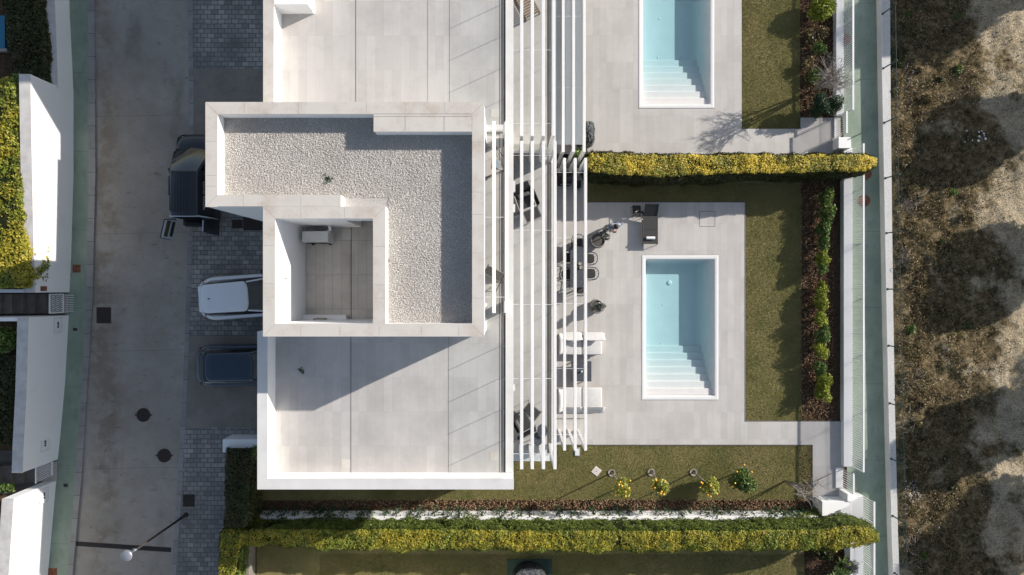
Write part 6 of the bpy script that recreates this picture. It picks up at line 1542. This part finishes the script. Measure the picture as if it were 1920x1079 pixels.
# ---- hot tub at the bottom edge
t = thing('ground_mat', 'dark green square mat on the lawn at the bottom edge', 'mat', (*w(993, 1070), 0)); MB().box(wx(951), wx(1035), -14.2, wy(1049), 0, .03).build('mat', m_gmat, t, bevel=.01)
x, y = at(993, 1098, .7); t = thing('covered_tub', 'round tub under a shiny dark tarpaulin at the bottom edge', 'hot tub', (x, y, .03))
o = MB(); n_ = 36; rg = random.Random(5)
for z, r in ((0, .74), (.5, .76), (.64, .74), (.70, .60), (.73, .3), (.74, .02)):
    for i in range(n_): a = 2*math.pi*i/n_; q = r*(1+.02*math.sin(i*2.3+z*9)+rg.uniform(-.012, .012)); o.v.append((q*math.cos(a), q*math.sin(a), z+rg.uniform(-.012, .012)))
for j in range(5):
    for i in range(n_): o.f.append((j*n_+i, j*n_+(i+1) % n_, (j+1)*n_+(i+1) % n_, (j+1)*n_+i))
o.f.append(tuple(5*n_+i for i in range(n_))); o.build('cover', m_tarp2, t, local=True); MB().lathe([(.78, .03), (.80, .12), (.78, .2)], n=30).build('rim', m_plast, t, True, local=True)
# strip wall at the lower left of the south lawn
t = thing('garden_wall', 'thin pale kerb wall between the lower hedge and the south lawn', 'wall', (wx(452, .5), -13.4, 0)); MB().box(wx(449, .9), wx(455, .9), -16, wy(1028, .9), -.03, ZS+.1).build('masonry', m_conc, t); MB().box(wx(426, ZS), wx(449, .9), -16, wy(1040, ZS), ZS, ZS+.03).build('step', m_white, t)
# ================================================================ PERSON
def skinned(name, verts, edges, radii, mat, parent, sub=2):
    me = bpy.data.meshes.new(name); me.from_pydata(verts, edges, []); o = bpy.data.objects.new(name, me); place(o, parent); me.materials.append(mat)
    sk = o.modifiers.new('skin', 'SKIN'); sk.use_smooth_shade = True
    lay = me.skin_vertices[0].data if me.skin_vertices else None
    if lay is None: return o
    for i, r in enumerate(radii): lay[i].radius = r if isinstance(r, tuple) else (r, r); lay[i].use_root = (i == 0)
    ss = o.modifiers.new('sub', 'SUBSURF'); ss.levels = sub; ss.render_levels = sub; return o
px_, py_ = at(1150, 425, 1.0)
t = thing('person', 'person in a pale denim shirt and light trousers looking down at a phone', 'person', (px_, py_, TZ), R_(4))
# local: faces -y, x to the person's left is +x
V = [(0, .02, .95), (0, .03, 1.12), (0, .03, 1.30), (0, .01, 1.43), (0, -.03, 1.50), (0, -.08, 1.60), (0, -.11, 1.69),
     (.19, .02, 1.40), (.26, .02, 1.14), (.14, -.15, 1.12), (.085, -.215, 1.17),
     (-.19, .02, 1.40), (-.26, .02, 1.14), (-.14, -.15, 1.12), (-.085, -.215, 1.17),
     (.10, .02, .86), (.11, -.01, .50), (.12, .03, .09), (.13, -.10, .04),
     (-.10, .02, .86), (-.12, .05, .50), (-.13, .09, .09), (-.14, -.04, .04)]
E = [(0,1),(1,2),(2,3),(3,4),(4,5),(5,6),(3,7),(7,8),(8,9),(9,10),(3,11),(11,12),(12,13),(13,14),(0,15),(15,16),(16,17),(17,18),(0,19),(19,20),(20,21),(21,22)]
Rd = [(.13,.10),(.125,.095),(.13,.085),(.065,.05),.048,.085,.075,.058,.043,.032,.028,.058,.043,.032,.028,.085,.058,.042,.035,.085,.058,.042,.035]
body = skinned('body', V, E, Rd, m_skin, t)
sel = [1, 2, 3, 7, 8, 9, 11, 12, 13]; ix = {a: i for i, a in enumerate([2, 1, 3, 7, 8, 11, 12])}
SV = [(0,.03,1.28), (0,.03,1.08), (0,.03,.97), (0,.01,1.42), (.19,.02,1.405), (.265,.02,1.14), (.13,-.16,1.13), (-.19,.02,1.405), (-.265,.02,1.14), (-.13,-.16,1.13)]
SE = [(0,1),(1,2),(0,3),(3,4),(4,5),(5,6),(3,7),(7,8),(8,9)]
skinned('shirt', SV, SE, [(.175,.125),(.155,.12),(.16,.125),(.125,.10),.075,.060,.050,.075,.060,.050], m_shirt, t)
TV = [(0,.02,.97),(.10,.02,.86),(.11,-.01,.50),(.12,.03,.14),(-.10,.02,.86),(-.12,.05,.50),(-.13,.09,.14)]
skinned('trousers', TV, [(0,1),(1,2),(2,3),(0,4),(4,5),(5,6)], [(.15,.115),.10,.075,.062,.10,.075,.062], m_trous, t)
for s_ in (1, -1): MB().loft([[(s_*.125+a*.045*k, (.03 if s_ > 0 else .09)-.05+b*.13*k, z) for a, b in [(math.cos(q), math.sin(q)) for q in np.linspace(0, 6.283, 13)[:-1]]] for z, k in ((0, 1), (.05, 1), (.085, .7))]).build('shoe', m_black, t, True, local=True)
MB().loft([[(.17*math.cos(q), .02+.13*math.sin(q), z) for q in np.linspace(0, 6.283, 17)[:-1]] for z in (.955, .985)]).build('belt', m_black, t, True, local=True)
# face, ears, hair
MB().lathe([(0, -.012), (.010, -.008), (.012, 0), (0, .014)], (0, -.20, 1.60), 8).lathe([(0, -.03), (.015, -.02), (.018, 0), (.01, .025), (0, .03)], (.085, -.085, 1.625), 8).lathe([(0, -.03), (.015, -.02), (.018, 0), (.01, .025), (0, .03)], (-.085, -.085, 1.625), 8).build('nose_and_ears', m_skin, t, True, local=True)
MB().lathe([(0, -.01), (.01, 0), (0, .01)], (.032, -.178, 1.635), 8).lathe([(0, -.01), (.01, 0), (0, .01)], (-.032, -.178, 1.635), 8).build('eyes', m_hair, t, True, local=True)
MB().box(-.022, .022, -.183, -.172, 1.562, 1.568).build('mouth', plain('lips', (.35,.12,.10), .5, .3), t, local=True)
o = MB(); n_ = 20
for j in range(9):
    a = math.pi/2*j/8; 
    for i in range(n_): q = 2*math.pi*i/n_; o.v.append((.094*math.cos(a)*math.cos(q)*(1+.03*math.sin(i*3)), -.075+.112*math.cos(a)*math.sin(q)*(1+.03*math.sin(i*2.7)), 1.66+.115*math.sin(a)-(.08 if math.sin(q) > .1 else 0)*(1-j/8)))
for j in range(8):
    for i in range(n_): o.f.append((j*n_+i, j*n_+(i+1) % n_, (j+1)*n_+(i+1) % n_, (j+1)*n_+i))
o.build('hair', m_hair, t, True, local=True)
# hands with five fingers, holding the phone
for s_ in (1, -1):
    dy_ = .075; hv = [(s_*.085, -.285, 1.165)]; he = []; hr = [(.030, .018)]
    hv.append((s_*.07, -.325, 1.175)); he.append((0, 1)); hr.append((.036, .016))
    for k, (dx, l) in enumerate(((.030, .062), (.012, .072), (-.008, .068), (-.026, .052))):
        b = len(hv); hv += [(s_*(.06-dx*.15), -.345+dx*.5, 1.172-.004*k), (s_*(.045-dx*.2), -.365+dx*.75-.004*k, 1.155), (s_*(.022), -.362+dx*.8, 1.146)]; he += [(1, b), (b, b+1), (b+1, b+2)]; hr += [.0095, .0088, .0078]
    b = len(hv); hv += [(s_*.052, -.315, 1.198), (s_*.030, -.335, 1.206)]; he += [(0, b), (b, b+1)]; hr += [.011, .009]
    hv = [(a, b+dy_, c) for a, b, c in hv]
    skinned('hand', hv, he, hr, m_skin, t, 1)
ph = thing('phone', 'small dark phone held in both hands of the standing person', 'phone', (0, 0, 0)); R4 = R_(4)
vx, vy = 0, -.27; ph.location = (px_+vx*math.cos(R4)-vy*math.sin(R4), py_+vx*math.sin(R4)+vy*math.cos(R4), TZ+1.175); ph.rotation_euler = (R_(25), 0, R4)
MB().box(-.075, .075, -.037, .037, -.005, .004).build('case', m_black, ph, local=True, bevel=.006); MB().box(-.068, .068, -.032, .032, .0042, .0052).build('screen', m_carglass, ph, local=True)
